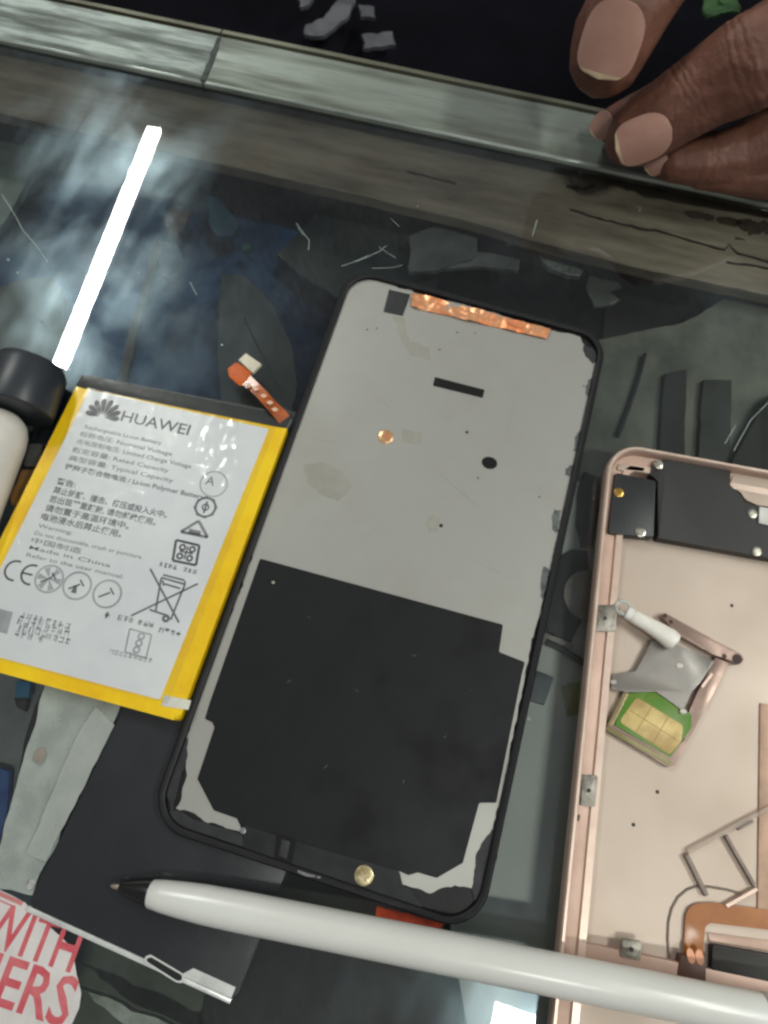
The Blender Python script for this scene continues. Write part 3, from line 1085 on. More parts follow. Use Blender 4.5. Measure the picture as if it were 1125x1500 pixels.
prof = [(3.4, 0.1, 1), (1.4, 0.7, 1), (0.35, 2.2, 1), (0.0, 4.0, 1), (0.05, 6.6, 2), (0.4, 7.2, 2), (1.0, 7.2, 2), (1.3, 6.7, 1), (1.7, 4.7, 1), (4.5, 4.4, 2), (4.6, 5.0, 2), (6.2, 5.0, 2), (6.3, 4.2, 1), (6.9, 2.3, 0)]
bm = bmesh.new()
rg = [[bm.verts.new(p) for p in rring(d, z)] for d, z, _ in prof]
n = len(rg[0])
for k in range(len(prof) - 1):
    for j in range(n):
        f = bm.faces.new((rg[k][j], rg[k][(j + 1) % n], rg[k + 1][(j + 1) % n], rg[k + 1][j]))
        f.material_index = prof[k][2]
bm.faces.new(rg[0]).material_index = 1
bm.faces.new(rg[-1]).material_index = 0
bm_obj('shell', bm, [rose, rose_d, rose_l], hou, 28)
FZ = 2.3
bm = bmesh.new()
vb = (un(840, 1398, 4.6) - h0).dot(D)
add_prism(bm, [hp(4.7, vb - 2.6, 4.7), hp(HW - 4.7, vb - 2.6, 4.7), hp(HW - 4.7, vb + 3, 4.7), hp(4.7, vb + 3, 4.7)], 2.5, 0.3, 2)
bm_obj('cross_rib', bm, rose_d, hou)
clip = mat('grey_steel_clip', (150, 146, 136), 0.4, 0.6, c2=(112, 106, 98), ns=0.5, bump=0.3)
for q, z in (([(872, 886), (904, 886), (902, 925), (868, 925)], 5.3), ([(852, 1134), (876, 1136), (872, 1182), (850, 1180)], 5.3), ([(912, 1375), (941, 1379), (938, 1407), (909, 1402)], 5.2)):
    cl_ = prism('spring_clip', rounded(ups(q, z), 0.4, 3), 0.8, clip, hou, 0.12)
    cx = un(sum(p[0] for p in q) / 4, sum(p[1] for p in q) / 4, z + 0.08)
    prism('clip_dimple', disc_pts(cx, 0.5, 10), 0.1, dd, cl_)
for q in ([(846, 1130), (852, 1132), (849, 1162), (843, 1160)], [(812, 1466), (820, 1468), (818, 1484), (811, 1482)], [(828, 1306), (834, 1308), (832, 1330), (826, 1328)], [(842, 1192), (850, 1194), (848, 1203), (841, 1202)]):
    prism('dark_notch', ups(q, 5.35), 0.5, mat('notch_dark', (62, 48, 42), 0.7), hou)
ant = mat('black_antenna_plastic', (26, 25, 25), 0.5, c2=(32, 30, 29), ns=0.08, bump=0.1)
ant2 = mat('bluish_black_antenna_plastic', (30, 32, 34), 0.45, c2=(36, 38, 40), ns=0.08, bump=0.1)
AZ = 5.6
prism('antenna_cover', rounded(ups([(902, 692), (961, 704), (958, 787), (891, 781)], AZ), 0.6, 3), 3.2, ant2, hou, 0.25)
prism('antenna_cover', rounded(ups([(952, 696), (957, 679), (977, 672), (1002, 675), (1072, 688), (1068, 711), (1085, 725), (1089, 737), (1111, 742), (1160, 750), (1330, 782), (1330, 850), (1220, 832), (1125, 817), (1043, 802), (963, 788), (965, 704)], AZ - 0.1), 0.5, 3), 3.2, ant, hou, 0.25)
prism('corner_block', rounded(ups([(905, 678), (946, 684), (944, 692), (903, 688)], 5.0), 0.5, 3), 2.4, rose, hou, 0.3)
prism('rib_block', rounded(ups([(1073, 692), (1200, 714), (1200, 752), (1111, 740), (1092, 732), (1086, 722), (1070, 711)], 4.9), 1.0, 4), 2.4, rose, hou, 0.4)
gold2 = mat('brass_screw', (214, 176, 96), 0.3, 0.85, c2=(160, 124, 60), ns=0.8)
for c, r, m_ in (((907, 721), 1.3, gold2), ((939, 779), 1.4, silver), ((965, 680), 1.3, silver), ((1103, 752), 1.3, silver), ((1109, 807), 1.3, silver)):
    screw(un(c[0], c[1], AZ + 0.35), r, m_, hou)
prism('white_pad', ups([(1113, 742), (1150, 748), (1148, 774), (1112, 766)], AZ + 0.5), 0.55, mat('white_foam', (222, 220, 214), 0.6), hou, 0.1)
for c in ((1072, 887), (928, 1208), (963, 1160)):
    prism('dark_dot', disc_pts(un(c[0], c[1], FZ + 0.05), 0.45, 12), 0.1, dd, hou)
prism('tan_band', ups([(1114, 1030), (1126, 1032), (1128, 1340), (1110, 1336)], 2.75), 0.5, mat('tan_band_tone', (186, 152, 130), 0.5, 0.2), hou, 0.1)  # narrow tan band along the right border
amber = mat('amber_polyimide', (168, 98, 8), 0.45, c2=(146, 78, 4), ns=0.14, coat=0.4, coat_rough=0.2)
rbn = prism('flex_cable', rounded(ups([(1001, 1403), (1004, 1345), (1008, 1330), (1022, 1323), (1045, 1322), (1125, 1333), (1260, 1352), (1258, 1384), (1125, 1362), (1040, 1352), (1033, 1358), (1030, 1405)], 3.1), [0, 1, 3, 4, 1, 0, 0, 0, 0, 1, 1, 0], 6), 0.3, amber, hou, 0.06)
prism('flex_connector', rounded(ups([(997, 1398), (1035, 1407), (1034, 1443), (992, 1430)], 4.95), 0.4, 3), 2.3, mat('dark_brown_connector', (84, 56, 44), 0.5, c2=(66, 42, 34)), hou, 0.2)
bm = bmesh.new()
for c in ((1012, 1400), (1025, 1402)):
    add_prism(bm, ragged(disc_pts(un(c[0], c[1], 5.12), 0.9, 8, 1.6, 0.1), 0.2, .5), 0.15, 0.04, 1)
bm_obj('solder_pad', bm, mat('tinned_pad', (196, 140, 110), 0.35, 0.4), hou)
prism('black_module', rounded(ups([(1044, 1384), (1125, 1398), (1250, 1420), (1250, 1480), (1125, 1458), (1042, 1442)], 4.6), 0.5, 3), 2.2, mat('black_module_plastic', (30, 26, 22), 0.5, c2=(24, 20, 18)), hou, 0.2)
prism('module_frame', ups([(1036, 1366), (1125, 1378), (1250, 1398), (1250, 1416), (1125, 1394), (1040, 1380)], 2.7), 0.45, rose_d, hou, 0.1)
wire_m = mat('thin_grey_line', (140, 126, 116), 0.4, 0.3)
wpts = [(980, 1402), (978, 1375), (979, 1350), (984, 1330), (993, 1314), (1006, 1303), (1020, 1298), (1040, 1299), (1064, 1303), (1086, 1309)]
tube('moulded_line', ups(wpts, FZ + 0.12), 0.28, wire_m, hou, 8)

# ------------------------------------------------------------------ SIM tray, card, pin, second tray
tray_m = mat('rose_grey_metal_tray', (158, 134, 122), 0.38, 0.5, c2=(136, 114, 104), ns=0.2, rvar=0.06)
tray_g = mat('grey_sprung_plate', (142, 136, 130), 0.4, 0.5, c2=(124, 120, 116), ns=0.12, rvar=0.05)
TZ = FZ + 1.4
c0 = un(985, 1020, FZ)
trd = (un(1090, 967, TZ) - un(970, 898, TZ)).normalized()
try_ = thing('sim_tray', 'rose grey metal SIM tray with a long end plate lying inside the rose gold housing', 'SIM tray', (c0.x, c0.y, FZ + 0.05), math.atan2(trd.y, trd.x))
endp = prism('end_plate', rounded(ups([(969, 903), (974, 897), (1030, 928), (1086, 958), (1091, 966), (1084, 973), (1046, 959), (990, 928)], TZ + 0.8), 0.4, 3), 2.0, tray_m, try_, 0.25)
prism('side_arm', rounded(ups([(1048, 962), (1069, 971), (1017, 1068), (989, 1121), (980, 1124), (886, 1069), (889, 1061), (898, 1062), (979, 1109), (1003, 1083), (1006, 1050), (1020, 1018)], TZ), 0.4, 3), 1.3, tray_m, try_, 0.15)
prism('tray_lip', rounded(ups([(985, 1116), (889, 1062), (886, 1069), (980, 1122)], TZ + 0.08), 0.2, 2), 1.3, mat('olive_metal_lip', (124, 116, 76), 0.42, 0.3), try_, 0.1)
prism('side_arm', rounded(ups([(889, 1063), (897, 1066), (922, 1016), (914, 1012)], TZ - 0.05), 0.2, 2), 1.2, mat('olive_grey_metal', (140, 126, 92), 0.4, 0.4), try_, 0.1)
spl = prism('spring_plate', rounded(ups([(955, 938), (992, 944), (1047, 968), (1026, 1000), (1012, 1014), (1000, 1041), (985, 1030), (961, 1013), (918, 1014), (895, 1009), (897, 989), (932, 983)], TZ + 0.35), 0.5, 3), 0.3, tray_g, try_, 0.08)
prism('slit', ups([(1042, 985), (1045, 988), (1030, 1008), (1027, 1005)], TZ + 0.4), 0.1, rose_l, spl)
bm = bmesh.new()
for c, r in (((996, 975), 0.9), ((899, 999), 0.8), ((1001, 1042), 0.9)):
    add_prism(bm, disc_pts(un(c[0], c[1], TZ + 0.5), r, 10, r * 0.7), 0.2, 0.06, 1)
bm_obj('rivet', bm, mat('worn_bright_metal', (206, 198, 190), 0.3, 0.6), try_)
for c, r in (((974, 902), .55), ((983, 911), .5), ((1080, 965), 1.2), ((1061, 961), .6)):
    prism('tray_hole', disc_pts(un(c[0], c[1], TZ + 0.86), r, 12), 0.1, mat('brown_hole', (66, 50, 44), 0.7), endp)
card = thing('sim_card', 'small green SIM card with a worn gold contact pad in the metal tray', 'SIM card', tuple(un(958, 1062, TZ - 0.6)), math.atan2(trd.y, trd.x))
prism('card_body', rounded(ups([(921, 1016), (954, 1011), (1013, 1046), (1013, 1066), (982, 1110), (900, 1062)], TZ + 0.02), 0.5, 3), 0.6, mat('leaf_green_plastic', (76, 126, 24), 0.42, c2=(98, 128, 44), ns=0.2), card, 0.05)
chip = prism('contact_pad', rounded(ups([(933, 1021), (1001, 1063), (998, 1086), (981, 1106), (907, 1057)], TZ + 0.1), 0.9, 4), 0.1, mat('worn_gold_contact', (206, 182, 120), 0.5, 0.15, c2=(176, 148, 94), ns=0.16, lo=0.42, hi=0.6), card, 0.03)
bm = bmesh.new()
for a_, b_ in (((955, 1035), (931, 1073)), ((979, 1050), (956, 1089)), ((922, 1040), (990, 1083))):
    add_bar(bm, un(*a_, TZ + 0.125), un(*b_, TZ + 0.125), 0.18, 0.04)
bm_obj('contact_groove', bm, mat('dull_gold_groove', (160, 128, 78), 0.5, 0.3), chip)
pin = thing('white_plug', 'short white plastic plug with a clear loop end lying across the SIM tray', 'plug', tuple(un(955, 920, TZ)), 0)
wp = mat('white_plastic', (236, 232, 222), 0.35, c2=(226, 220, 208), ns=0.3)
tube('plug_body', [un(927, 902, 5.6), un(930, 904, 5.6), un(948, 914, 5.6), un(968, 926, 5.6), un(982, 936, 5.6), un(989, 941, 5.6), un(991, 943, 5.6)], [1.5, 1.75, 1.85, 2.2, 2.5, 2.2, 1.2], wp, pin, 18, 0.75)
tube('plug_neck', [un(918, 897, 5.3), un(927, 902, 5.4)], [1.6, 1.7], mat('glossy_white_plastic', (242, 240, 234), 0.15), pin, 14, 0.7)
bm = bmesh.new()
lc2 = un(913, 890, 5.2)
ring_pts = [lc2 + V((math.cos(t) * 1.8, math.sin(t) * 1.6, 0)) for t in [2 * PI * k / 16 for k in range(17)]]
add_tube(bm, ring_pts, 0.55, 8, False)
bm_obj('plug_loop', bm, clear_mat('clear_plastic_loop', (0.95, 0.95, 0.93), 0.5), pin, 60)
t2 = thing('tray_frame', 'pale clear plastic tray frame lying by the amber ribbon cable', 'tray frame', tuple(un(1060, 1260, FZ)), 0)
clr = clear_mat('clear_rosy_plastic', (0.96, 0.93, 0.9), 0.4, 0.2, (216, 200, 188))
dkb = mat('dark_plastic_bar', (140, 122, 112), 0.35)  # darker plastic for some of the frame bars
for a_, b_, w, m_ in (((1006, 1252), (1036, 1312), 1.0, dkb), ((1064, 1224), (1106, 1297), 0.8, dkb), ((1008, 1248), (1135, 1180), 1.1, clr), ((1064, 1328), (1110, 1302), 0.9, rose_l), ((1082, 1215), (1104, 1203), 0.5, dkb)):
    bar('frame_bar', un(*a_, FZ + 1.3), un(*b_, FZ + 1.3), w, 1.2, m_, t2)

# ------------------------------------------------------------------ pen
pen_m = mat('off_white_pen_barrel', (220, 220, 215), 0.34, c2=(212, 211, 205), ns=0.03, rvar=0.03, coat=0.3, coat_rough=0.2)
ax = [(220, 1309, 5.0), (860, 1437, 11.9)]
e0, e1 = un(*ax[0]), un(*ax[1])
pd = (e1 - e0).normalized()
pen = thing('pen', 'long white pen with black cone tip lying across the rose gold housing', 'pen', (e0.x, e0.y, 0.3), math.atan2(pd.y, pd.x))
tot = 168
prof = [(0, 2.6), (0.3, 2.85), (3, 3.2), (7, 3.55), (12, 3.85), (20, 4.0), (60, 4.05), (126.5, 4.05), (127, 3.8), (128, 3.8), (128.5, 4.05), (tot, 4.0), (tot + 1.5, 3.4)]
tube('barrel', [e0 + pd * s for s, r in prof], [r for s, r in prof], pen_m, pen, 40)
tube('tip_cone', [e0 + pd * s for s in (-0.02, -1, -4, -6.6, -7.0)], [2.5, 2.4, 1.7, 1.05, 0.9], mat('glossy_black_tip', (24, 24, 25), 0.25), pen, 24)
tube('writing_point', [e0 + pd * s for s in (-6.9, -8.4, -9.0)], [0.6, 0.5, 0.15], mat('pen_point_metal', (196, 180, 160), 0.3, 0.8), pen, 12)
tube('pen_cap_ring', [e0 + pd * s for s in (126.9, 127.2, 127.8, 128.1)], [3.9, 4.3, 4.3, 3.9], mat('cream_ring', (206, 200, 188), 0.4), pen, 32)

# ------------------------------------------------------------------ sticker with red lettering
stk = thing('sticker', 'torn white paper sticker with bold red capital letters at the lower left', 'sticker', tuple(un(50, 1430, 0.02)), 0)
paper = mat('white_sticker_paper', (212, 206, 204), 0.6, c2=(196, 190, 188), ns=0.08)
s_px = [(-90, 1262), (-10, 1298), (36, 1322), (100, 1384), (108, 1404), (112, 1428), (119, 1455), (116, 1476), (106, 1498), (90, 1540), (-120, 1560)]
stp = prism('sticker_paper', ragged(rounded(ups(s_px, 0.14), 1.5, 4), 0.12, 1.0), 0.12, paper, stk)
red = mat('faded_red_print', (190, 76, 86), 0.6, c2=(202, 108, 112), ns=0.2)
SU = (un(106, 1426, 0.16) - un(-6, 1389, 0.16)).normalized()
bm = bmesh.new()
add_vf(bm, text_mesh('WITH', un(103, 1424, 0.15), SU, size=12.2, width=21.5, align='RIGHT', bold=0.16))
add_vf(bm, text_mesh('HERS', un(94, 1505, 0.15), SU, size=13.0, width=24.5, align='RIGHT', bold=0.16))
flat_obj('red_lettering', bm, red, stp)
bm = bmesh.new()
add_line(bm, un(-30, 1296, 0.15), un(33, 1324, 0.15), 0.9)
add_line(bm, un(-30, 1306, 0.15), un(20, 1328, 0.15), 0.35)
flat_obj('red_border', bm, mat('pale_red_border', (206, 130, 130), 0.6), stp)

# ------------------------------------------------------------------ white bottle with dark cap, at the left border
btl = thing('glue_bottle', 'white plastic bottle with a wide dark cap lying left of the battery', 'bottle', tuple(un(-20, 660, 0)), 0)
c_top = un(10, 594, 8)
c_bot = un(-78, 815, 8)
bd = (c_bot - c_top).normalized()
bm = bmesh.new()
pr = [(2.5, 4.2), (3.2, 5.2), (4.6, 6.6), (7, 7.6), (10, 8.0), (40, 8.2), (44, 7.8), (45, 6.5)]
add_tube(bm, [c_top + bd * s for s, r in pr], [r for s, r in pr], 36)
bm_obj('bottle_body', bm, mat('milky_white_bottle', (214, 210, 202), 0.4, c2=(200, 194, 184), ns=0.06), btl, 50)
pr = [(-11.5, 6.0), (-11, 7.4), (-9.0, 8.3), (0.5, 8.6), (2.2, 8.5), (2.6, 8.0)]
tube('bottle_cap', [c_top + V((3.2, 0.5, 1)) + bd * s for s, r in pr], [r * 1.12 for s, r in pr], mat('slate_black_cap', (44, 48, 54), 0.38, c2=(36, 40, 44), ns=0.1), btl, 36)
tag(prism('circuit_scrap', rounded(ups([(42, 650), (62, 650), (58, 684), (34, 682)], 0.9), 0.5, 3), 0.85, mat('dark_grey_chip', (66, 66, 64), 0.5), None, 0.1), 'small dark grey chip between the white bottle and the battery', 'chip')
tag(prism('amber_scrap', ragged(ups([(32, 688), (52, 688), (40, 720), (20, 742), (14, 726)], 0.4), 0.4, 1), 0.35, mat('brown_amber_scrap', (120, 84, 40), 0.45, c2=(92, 70, 44), ns=0.3), None), 'brown amber scrap below the grey chip beside the battery', 'scrap')

# ================================================================== THINGS INSIDE THE CASE (seen through the glass)
navy = mat('navy_plastic_sheet', (44, 96, 150), 0.55, c2=(16, 40, 78), ns=0.03, spec=0.3)
navy_s = sheet('plastic_sheet', ups([(-60, 150), (640, 300), (520, 700), (-120, 640)], -52), 60, 50, 6, 0.035, 0.5, navy, None, 3.0, 4)
tag(navy_s, 'crumpled navy blue plastic sheet on the shelf under the tube reflection', 'plastic sheet')
ZC = -28


def case_item(name, px, z, thick, m, label, cat, rag=0.6, bevel=0.4, group=None):
    o = prism(name, ragged(ups(px, z), rag, 2.5), thick, m, None, bevel)
    return tag(o, label, cat, group)


pk = mat('pale_green_packet', (107, 121, 112), 0.35, c2=(86, 102, 93), ns=0.05, coat=0.4)
case_item('plastic_packet', [(-40, 260), (25, 168), (56, 200), (52, 240), (30, 285), (4, 330), (-50, 380)], ZC, 3, pk, 'pale grey green plastic packet at the left border under the glass', 'packet')
case_item('leaf_packet', [(-40, 165), (0, 175), (25, 168), (0, 215), (-40, 262)], ZC - 4, 2, mat('deep_green_foil', (33, 57, 38), 0.45, c2=(24, 42, 29)), 'dark green foil packet tucked behind the grey green packet', 'packet')
case_item('glass_shard', [(56, 88), (70, 108), (74, 130), (62, 172), (48, 150), (50, 118)], ZC + 4, 2, mat('whitish_shard', (148, 150, 142), 0.4, c2=(123, 125, 118)), 'narrow whitish shard near the metal trim at the left', 'shard')
case_item('tan_bag', [(-40, 438), (20, 412), (78, 404), (92, 430), (88, 560), (40, 640), (-60, 640)], ZC - 6, 4, mat('khaki_paper_bag', (98, 97, 80), 0.6, c2=(75, 77, 66), ns=0.05), 'khaki paper bag under the lower end of the tube reflection', 'bag')
case_item('tan_strip', [(-60, 95), (28, 66), (20, 110), (-10, 160), (-60, 190)], ZC - 8, 3, mat('grey_tan_board', (86, 84, 70), 0.7), 'grey tan board strip in the upper left corner under the glass', 'board')
case_item('grey_sleeve', [(325, 400), (360, 405), (395, 440), (425, 500), (436, 560), (420, 640), (330, 640), (318, 520)], -12, 1.5, mat('grey_green_sleeve', (72, 80, 75), 0.4, c2=(56, 65, 63), ns=0.05, coat=0.4), 'grey green plastic sleeve behind the orange ribbon tail', 'sleeve')
case_item('teal_cloth', [(303, 285), (320, 290), (336, 310), (352, 328), (340, 345), (318, 345), (306, 330)], ZC, 3, mat('teal_blue_plastic', (42, 95, 116), 0.5, c2=(29, 68, 97), ns=0.1), 'teal blue plastic scrap right of the tube reflection', 'scrap', 1.2)
case_item('teal_chip', [(352, 358), (366, 354), (368, 364), (356, 368)], ZC, 2, mat('teal_chip_plastic', (35, 88, 95), 0.5), 'tiny teal chip right of the teal blue scrap', 'chip', 0.5)
case_item('smoky_packet', [(405, 372), (450, 330), (470, 300), (520, 290), (640, 330), (640, 430), (500, 440), (470, 420), (440, 402)], ZC, 2, mat('smoky_plastic_packet', (56, 66, 65), 0.35, c2=(40, 51, 53), ns=0.05, coat=0.4), 'smoky grey packet above the top left corner of the phone frame', 'packet')
case_item('frosted_packet', [(598, 345), (640, 332), (700, 345), (700, 372), (650, 392), (600, 400)], -15, 1.5, mat('frosted_plastic', (113, 121, 120), 0.4, c2=(85, 92, 92), ns=0.08), 'frosted grey packet just above the copper foil of the frame', 'packet', 1.0)
case_item('silver_strip', [(642, 385), (668, 382), (672, 362), (762, 380), (760, 396), (700, 390), (672, 392), (650, 394)], -16, 1.5, mat('dull_silver_strip', (137, 144, 142), 0.35, 0.4, c2=(105, 111, 111)), 'dull silver strip above the copper foil, under the glass', 'metal strip', 0.4)
case_item('silver_tab', [(738, 350), (770, 348), (772, 356), (742, 357)], -14, 1, mat('silver_tab_metal', (222, 225, 222), 0.3, 0.5), 'small silver tab above the dull silver strip', 'metal tab', 0.3)
case_item('dark_phone', [(690, 340), (880, 385), (890, 520), (880, 560), (680, 470), (660, 420)], ZC - 4, 8, mat('dark_phone_body', (26, 29, 33), 0.35, c2=(21, 23, 26), ns=0.05), 'dark phone body under the top right corner of the frame', 'phone', 0.4)
case_item('crumpled_foil', [(785, 370), (815, 378), (856, 395), (850, 404), (832, 402), (805, 392)], -16, 2, mat('crumpled_silver_foil', (193, 198, 193), 0.3, 0.5, c2=(103, 109, 109), ns=0.3, bump=0.6), 'crumpled bit of silver foil near the wooden rail', 'foil', 1.0)
case_item('zigzag_film', [(868, 385), (892, 398), (912, 420), (890, 428), (910, 438), (898, 446), (870, 450), (858, 420)], ZC + 8, 1, mat('grey_film', (93, 97, 93), 0.4), 'grey film scrap with a zigzag edge beside the black box', 'film', 0.3)
case_item('black_box', [(895, 375), (960, 395), (1010, 420), (1005, 505), (940, 522), (880, 520)], ZC - 2, 14, mat('black_box_card', (19, 19, 18), 0.6, c2=(26, 26, 23), ns=0.04), 'black box under the wooden rail at the upper right', 'box', 0.3)
board = mat('grey_green_card', (128, 130, 120), 0.6, c2=(88, 92, 84), ns=0.05, detail=4)
case_item('grey_card', [(868, 500), (1010, 470), (1125, 400), (1300, 430), (1300, 720), (800, 720), (812, 640)], -15, 2, board, 'grey green card sheet under the glass right of the frame top', 'card', 0.6)
case_item('brown_strip', [(226, 352), (238, 356), (205, 470), (180, 580), (166, 580), (196, 460)], -20, 2, mat('dull_brown_strip', (96, 88, 84), 0.5, c2=(60, 58, 60), ns=0.1), 'thin dull brown strip running beside the light streak', 'strip', 0.8)
case_item('blue_film', [(232, 350), (262, 358), (270, 392), (250, 412), (226, 396)], -22, 1.5, mat('hazy_blue_film', (98, 116, 136), 0.4, c2=(60, 78, 100), ns=0.12), 'hazy pale blue film scrap right of the light streak', 'film', 1.2)
case_item('rust_film', [(250, 300), (282, 306), (270, 336), (246, 344), (238, 322)], -26, 1.5, mat('dim_rust_film', (96, 74, 74), 0.5, c2=(66, 56, 62), ns=0.12), 'dim rust coloured scrap left of the teal blue scrap', 'scrap', 1.2)
case_item('dark_strip', [(973, 548), (1006, 540), (1000, 740), (962, 740)], -13, 2, mat('dark_strip_plastic', (40, 44, 40), 0.5), 'dark upright strip on the grey green card, nearer the frame', 'strip', 0.3, 0.3, 'dark strips on the grey card')
case_item('dark_strip', [(1030, 556), (1072, 556), (1066, 740), (1020, 740)], -13, 2, mat('dark_strip_grey', (57, 61, 56), 0.5), 'wider dark grey strip on the green grey card, farther from the frame', 'strip', 0.3, 0.3, 'dark strips on the grey card')
case_item('olive_board', [(1066, 690), (1125, 580), (1200, 560), (1200, 740), (1060, 740)], -11, 3, mat('dark_olive_board', (38, 38, 26), 0.6), 'dark olive board above the rose gold housing at the right border', 'board', 0.3)
tag(tube('black_cable', ups([(945, 518), (934, 560), (920, 600), (905, 640)], -13.5), 0.6, mat('dark_cord_rubber', (38, 40, 38), 0.6), None, 8), 'thin dark cable on the grey card between frame and housing', 'cable')
pale_s = mat('pale_reflection_grey', (222, 226, 222), 0.5, c2=(204, 208, 204), ns=0.02, detail=3)
case_item('reflection_sheet', [(740, 1000), (800, 700), (1000, 720), (1000, 1600), (700, 1600), (650, 1300)], -8.2, 2, pale_s, 'pale grey sheet added to imitate a ceiling reflection between frame and housing', 'sheet', 0.4)  # pale tone stands in for the ceiling reflected in the glass
grd = mat('dark_grey_shape', (85, 93, 93), 0.5, c2=(70, 78, 78), ns=0.1)
case_item('dark_packet', [(856, 690), (880, 700), (876, 760), (868, 800), (852, 800), (846, 770), (850, 710)], -6.6, 2, grd, 'dark slim packet beside the upper corner of the housing', 'packet', 0.3)
case_item('black_pouch', [(820, 815), (838, 804), (862, 806), (864, 880), (858, 900), (838, 940), (800, 925), (806, 860)], -6.8, 2.5, mat('black_pouch_plastic', (62, 67, 67), 0.45, c2=(49, 53, 54), ns=0.06), 'black pouch with a rounded end in the gap beside the housing', 'pouch', 0.3)
tag(prism('grey_disc', disc_pts(un(864, 872, -5.4), 6.8, 28), 1.5, mat('pale_disc', (174, 169, 161), 0.5), None, 0.3), 'pale grey disc half hidden by the left rim of the housing', 'disc')
case_item('pinkish_tag', [(795, 926), (842, 944), (834, 958), (790, 942)], -6.2, 1, mat('grey_pink_tag', (184, 176, 171), 0.5), 'narrow pinkish grey tag under the black pouch', 'tag', 0.2)
tag(tube('black_stick', ups([(800, 940), (826, 952), (856, 972)], -6.1), 0.9, mat('black_stick_plastic', (40, 40, 40), 0.5), None, 8), 'thin black stick crossing the gap below the pouch', 'stick')
case_item('blue_grey_chip', [(786, 982), (812, 992), (798, 1032), (776, 1026)], -6.4, 2, mat('blue_grey_plastic', (109, 119, 127), 0.5), 'square blue grey chip against the right rim of the frame', 'chip', 0.2)
case_item('yellow_tag', [(824, 1004), (850, 998), (848, 1046), (832, 1048)], -6.6, 1.5, mat('dull_yellow_green', (171, 174, 109), 0.55), 'dull yellow green tag beside the housing edge', 'tag', 0.3)
case_item('dark_reflection_slab', [(310, 1230), (560, 1240), (690, 1400), (708, 1435), (718, 1470), (722, 1520), (715, 1600), (250, 1600), (300, 1480)], -16, 12, mat('dark_reflection_black', (17, 17, 19), 0.5, c2=(22, 22, 26), ns=0.05), 'dark slab added under the glass to imitate a dark reflection below the pen', 'reflection slab', 0.5)  # dark slab stands in for a dark reflection in the glass
# lower left
bagm = clear_mat('cloudy_bag_film', (0.80, 0.84, 0.82), 0.28, 0.25, (228, 234, 228))
bag = thing('clear_bag', 'cloudy clear plastic bag with a brown spot, below the battery at the left', 'bag', tuple(un(110, 1150, 0)), 0)
sheet('bag_film', [un(72, 985, 0.9), un(190, 1010, 0.9), un(46, 1310, 0.9), un(-20, 1300, 0.9)], 24, 40, 0.35, 0.12, 0.12, bagm, bag, 8.0, 0.6)
prism('bag_fold', ragged(ups([(140, 1035), (168, 1062), (66, 1262), (38, 1250), (85, 1140), (112, 1080)], 1.6), 0.3, 2), 0.15, clear_mat('bright_film_fold', (0.92, 0.94, 0.92), 0.42, 0.22, (196, 200, 196)), bag, 0.05)
prism('brown_spot', ragged(disc_pts(un(58, 1107, 1.6), 1.3, 12, 1.8, -0.3), 0.3, 0.6), 0.1, mat('brown_spot_dirt', (145, 135, 124), 0.7), bag)
case_item('blue_clip', [(22, 998), (44, 998), (42, 1022), (22, 1022)], -12, 2, mat('steel_blue_plastic', (70, 135, 176), 0.5), 'small steel blue clip under the lower left edge of the battery', 'clip', 0.2, 0.2)
case_item('dark_clip', [(20, 1022), (40, 1024), (36, 1042), (24, 1036)], -14, 2, mat('dark_clip_plastic', (57, 62, 62), 0.5), 'dark clip right below the steel blue clip', 'clip', 0.3, 0.2)
case_item('plastic_sliver', [(58, 1018), (70, 1010), (46, 1080), (38, 1120), (26, 1150), (34, 1090), (46, 1050)], -12, 1.5, mat('black_blade_plastic', (49, 54, 54), 0.5), 'black pointed sliver along the left side of the clear bag', 'sliver', 0.4, 0.2)
case_item('blue_print', [(-30, 1120), (14, 1128), (10, 1190), (0, 1230), (-30, 1240)], -14, 2, mat('royal_blue_card', (62, 91, 171), 0.5, c2=(78, 117, 182), ns=0.2), 'royal blue card at the left border beside the clear bag', 'card', 0.4)
case_item('grey_paper', [(-70, 965), (90, 1000), (40, 1290), (-90, 1290)], -18, 1.5, mat('mid_grey_paper', (145, 150, 150), 0.6, c2=(114, 122, 124), ns=0.05), 'mid grey paper below the battery at the left border', 'paper', 0.4)
case_item('white_stick', [(112, 1446), (130, 1452), (210, 1486), (300, 1525), (280, 1545), (180, 1500)], -9, 2, mat('greenish_white_stick', (228, 235, 228), 0.5, c2=(156, 166, 145), ns=0.15), 'greenish white strip slanting below the steel edge of the screen', 'strip', 0.6)
case_item('green_grey_board', [(60, 1340), (380, 1460), (420, 1620), (-60, 1620)], -18, 2, mat('green_grey_board', (111, 119, 106), 0.6, c2=(78, 85, 75), ns=0.06), 'green grey board under the glass at the bottom left', 'board', 0.4)

# ================================================================== BEYOND THE TRIM
cloth = mat('near_black_cloth', (9, 9, 15), 0.95, c2=(13, 13, 20), ns=0.05, spec=0.1)
cl = thing('dark_cloth', 'near black cloth with pale grey blotches hanging beyond the metal trim', 'cloth', tuple(tp(120, 90, -160)), 0)
sheet('cloth_body', [tp(-250, 330, -40), tp(480, 330, -40), tp(480, 26, -140), tp(-250, 26, -140)], 60, 40, 9, 0.02, 1.2, cloth, cl, 5.0, 0)


def cloth_pt(x, y):
    return un(x, y, -92)


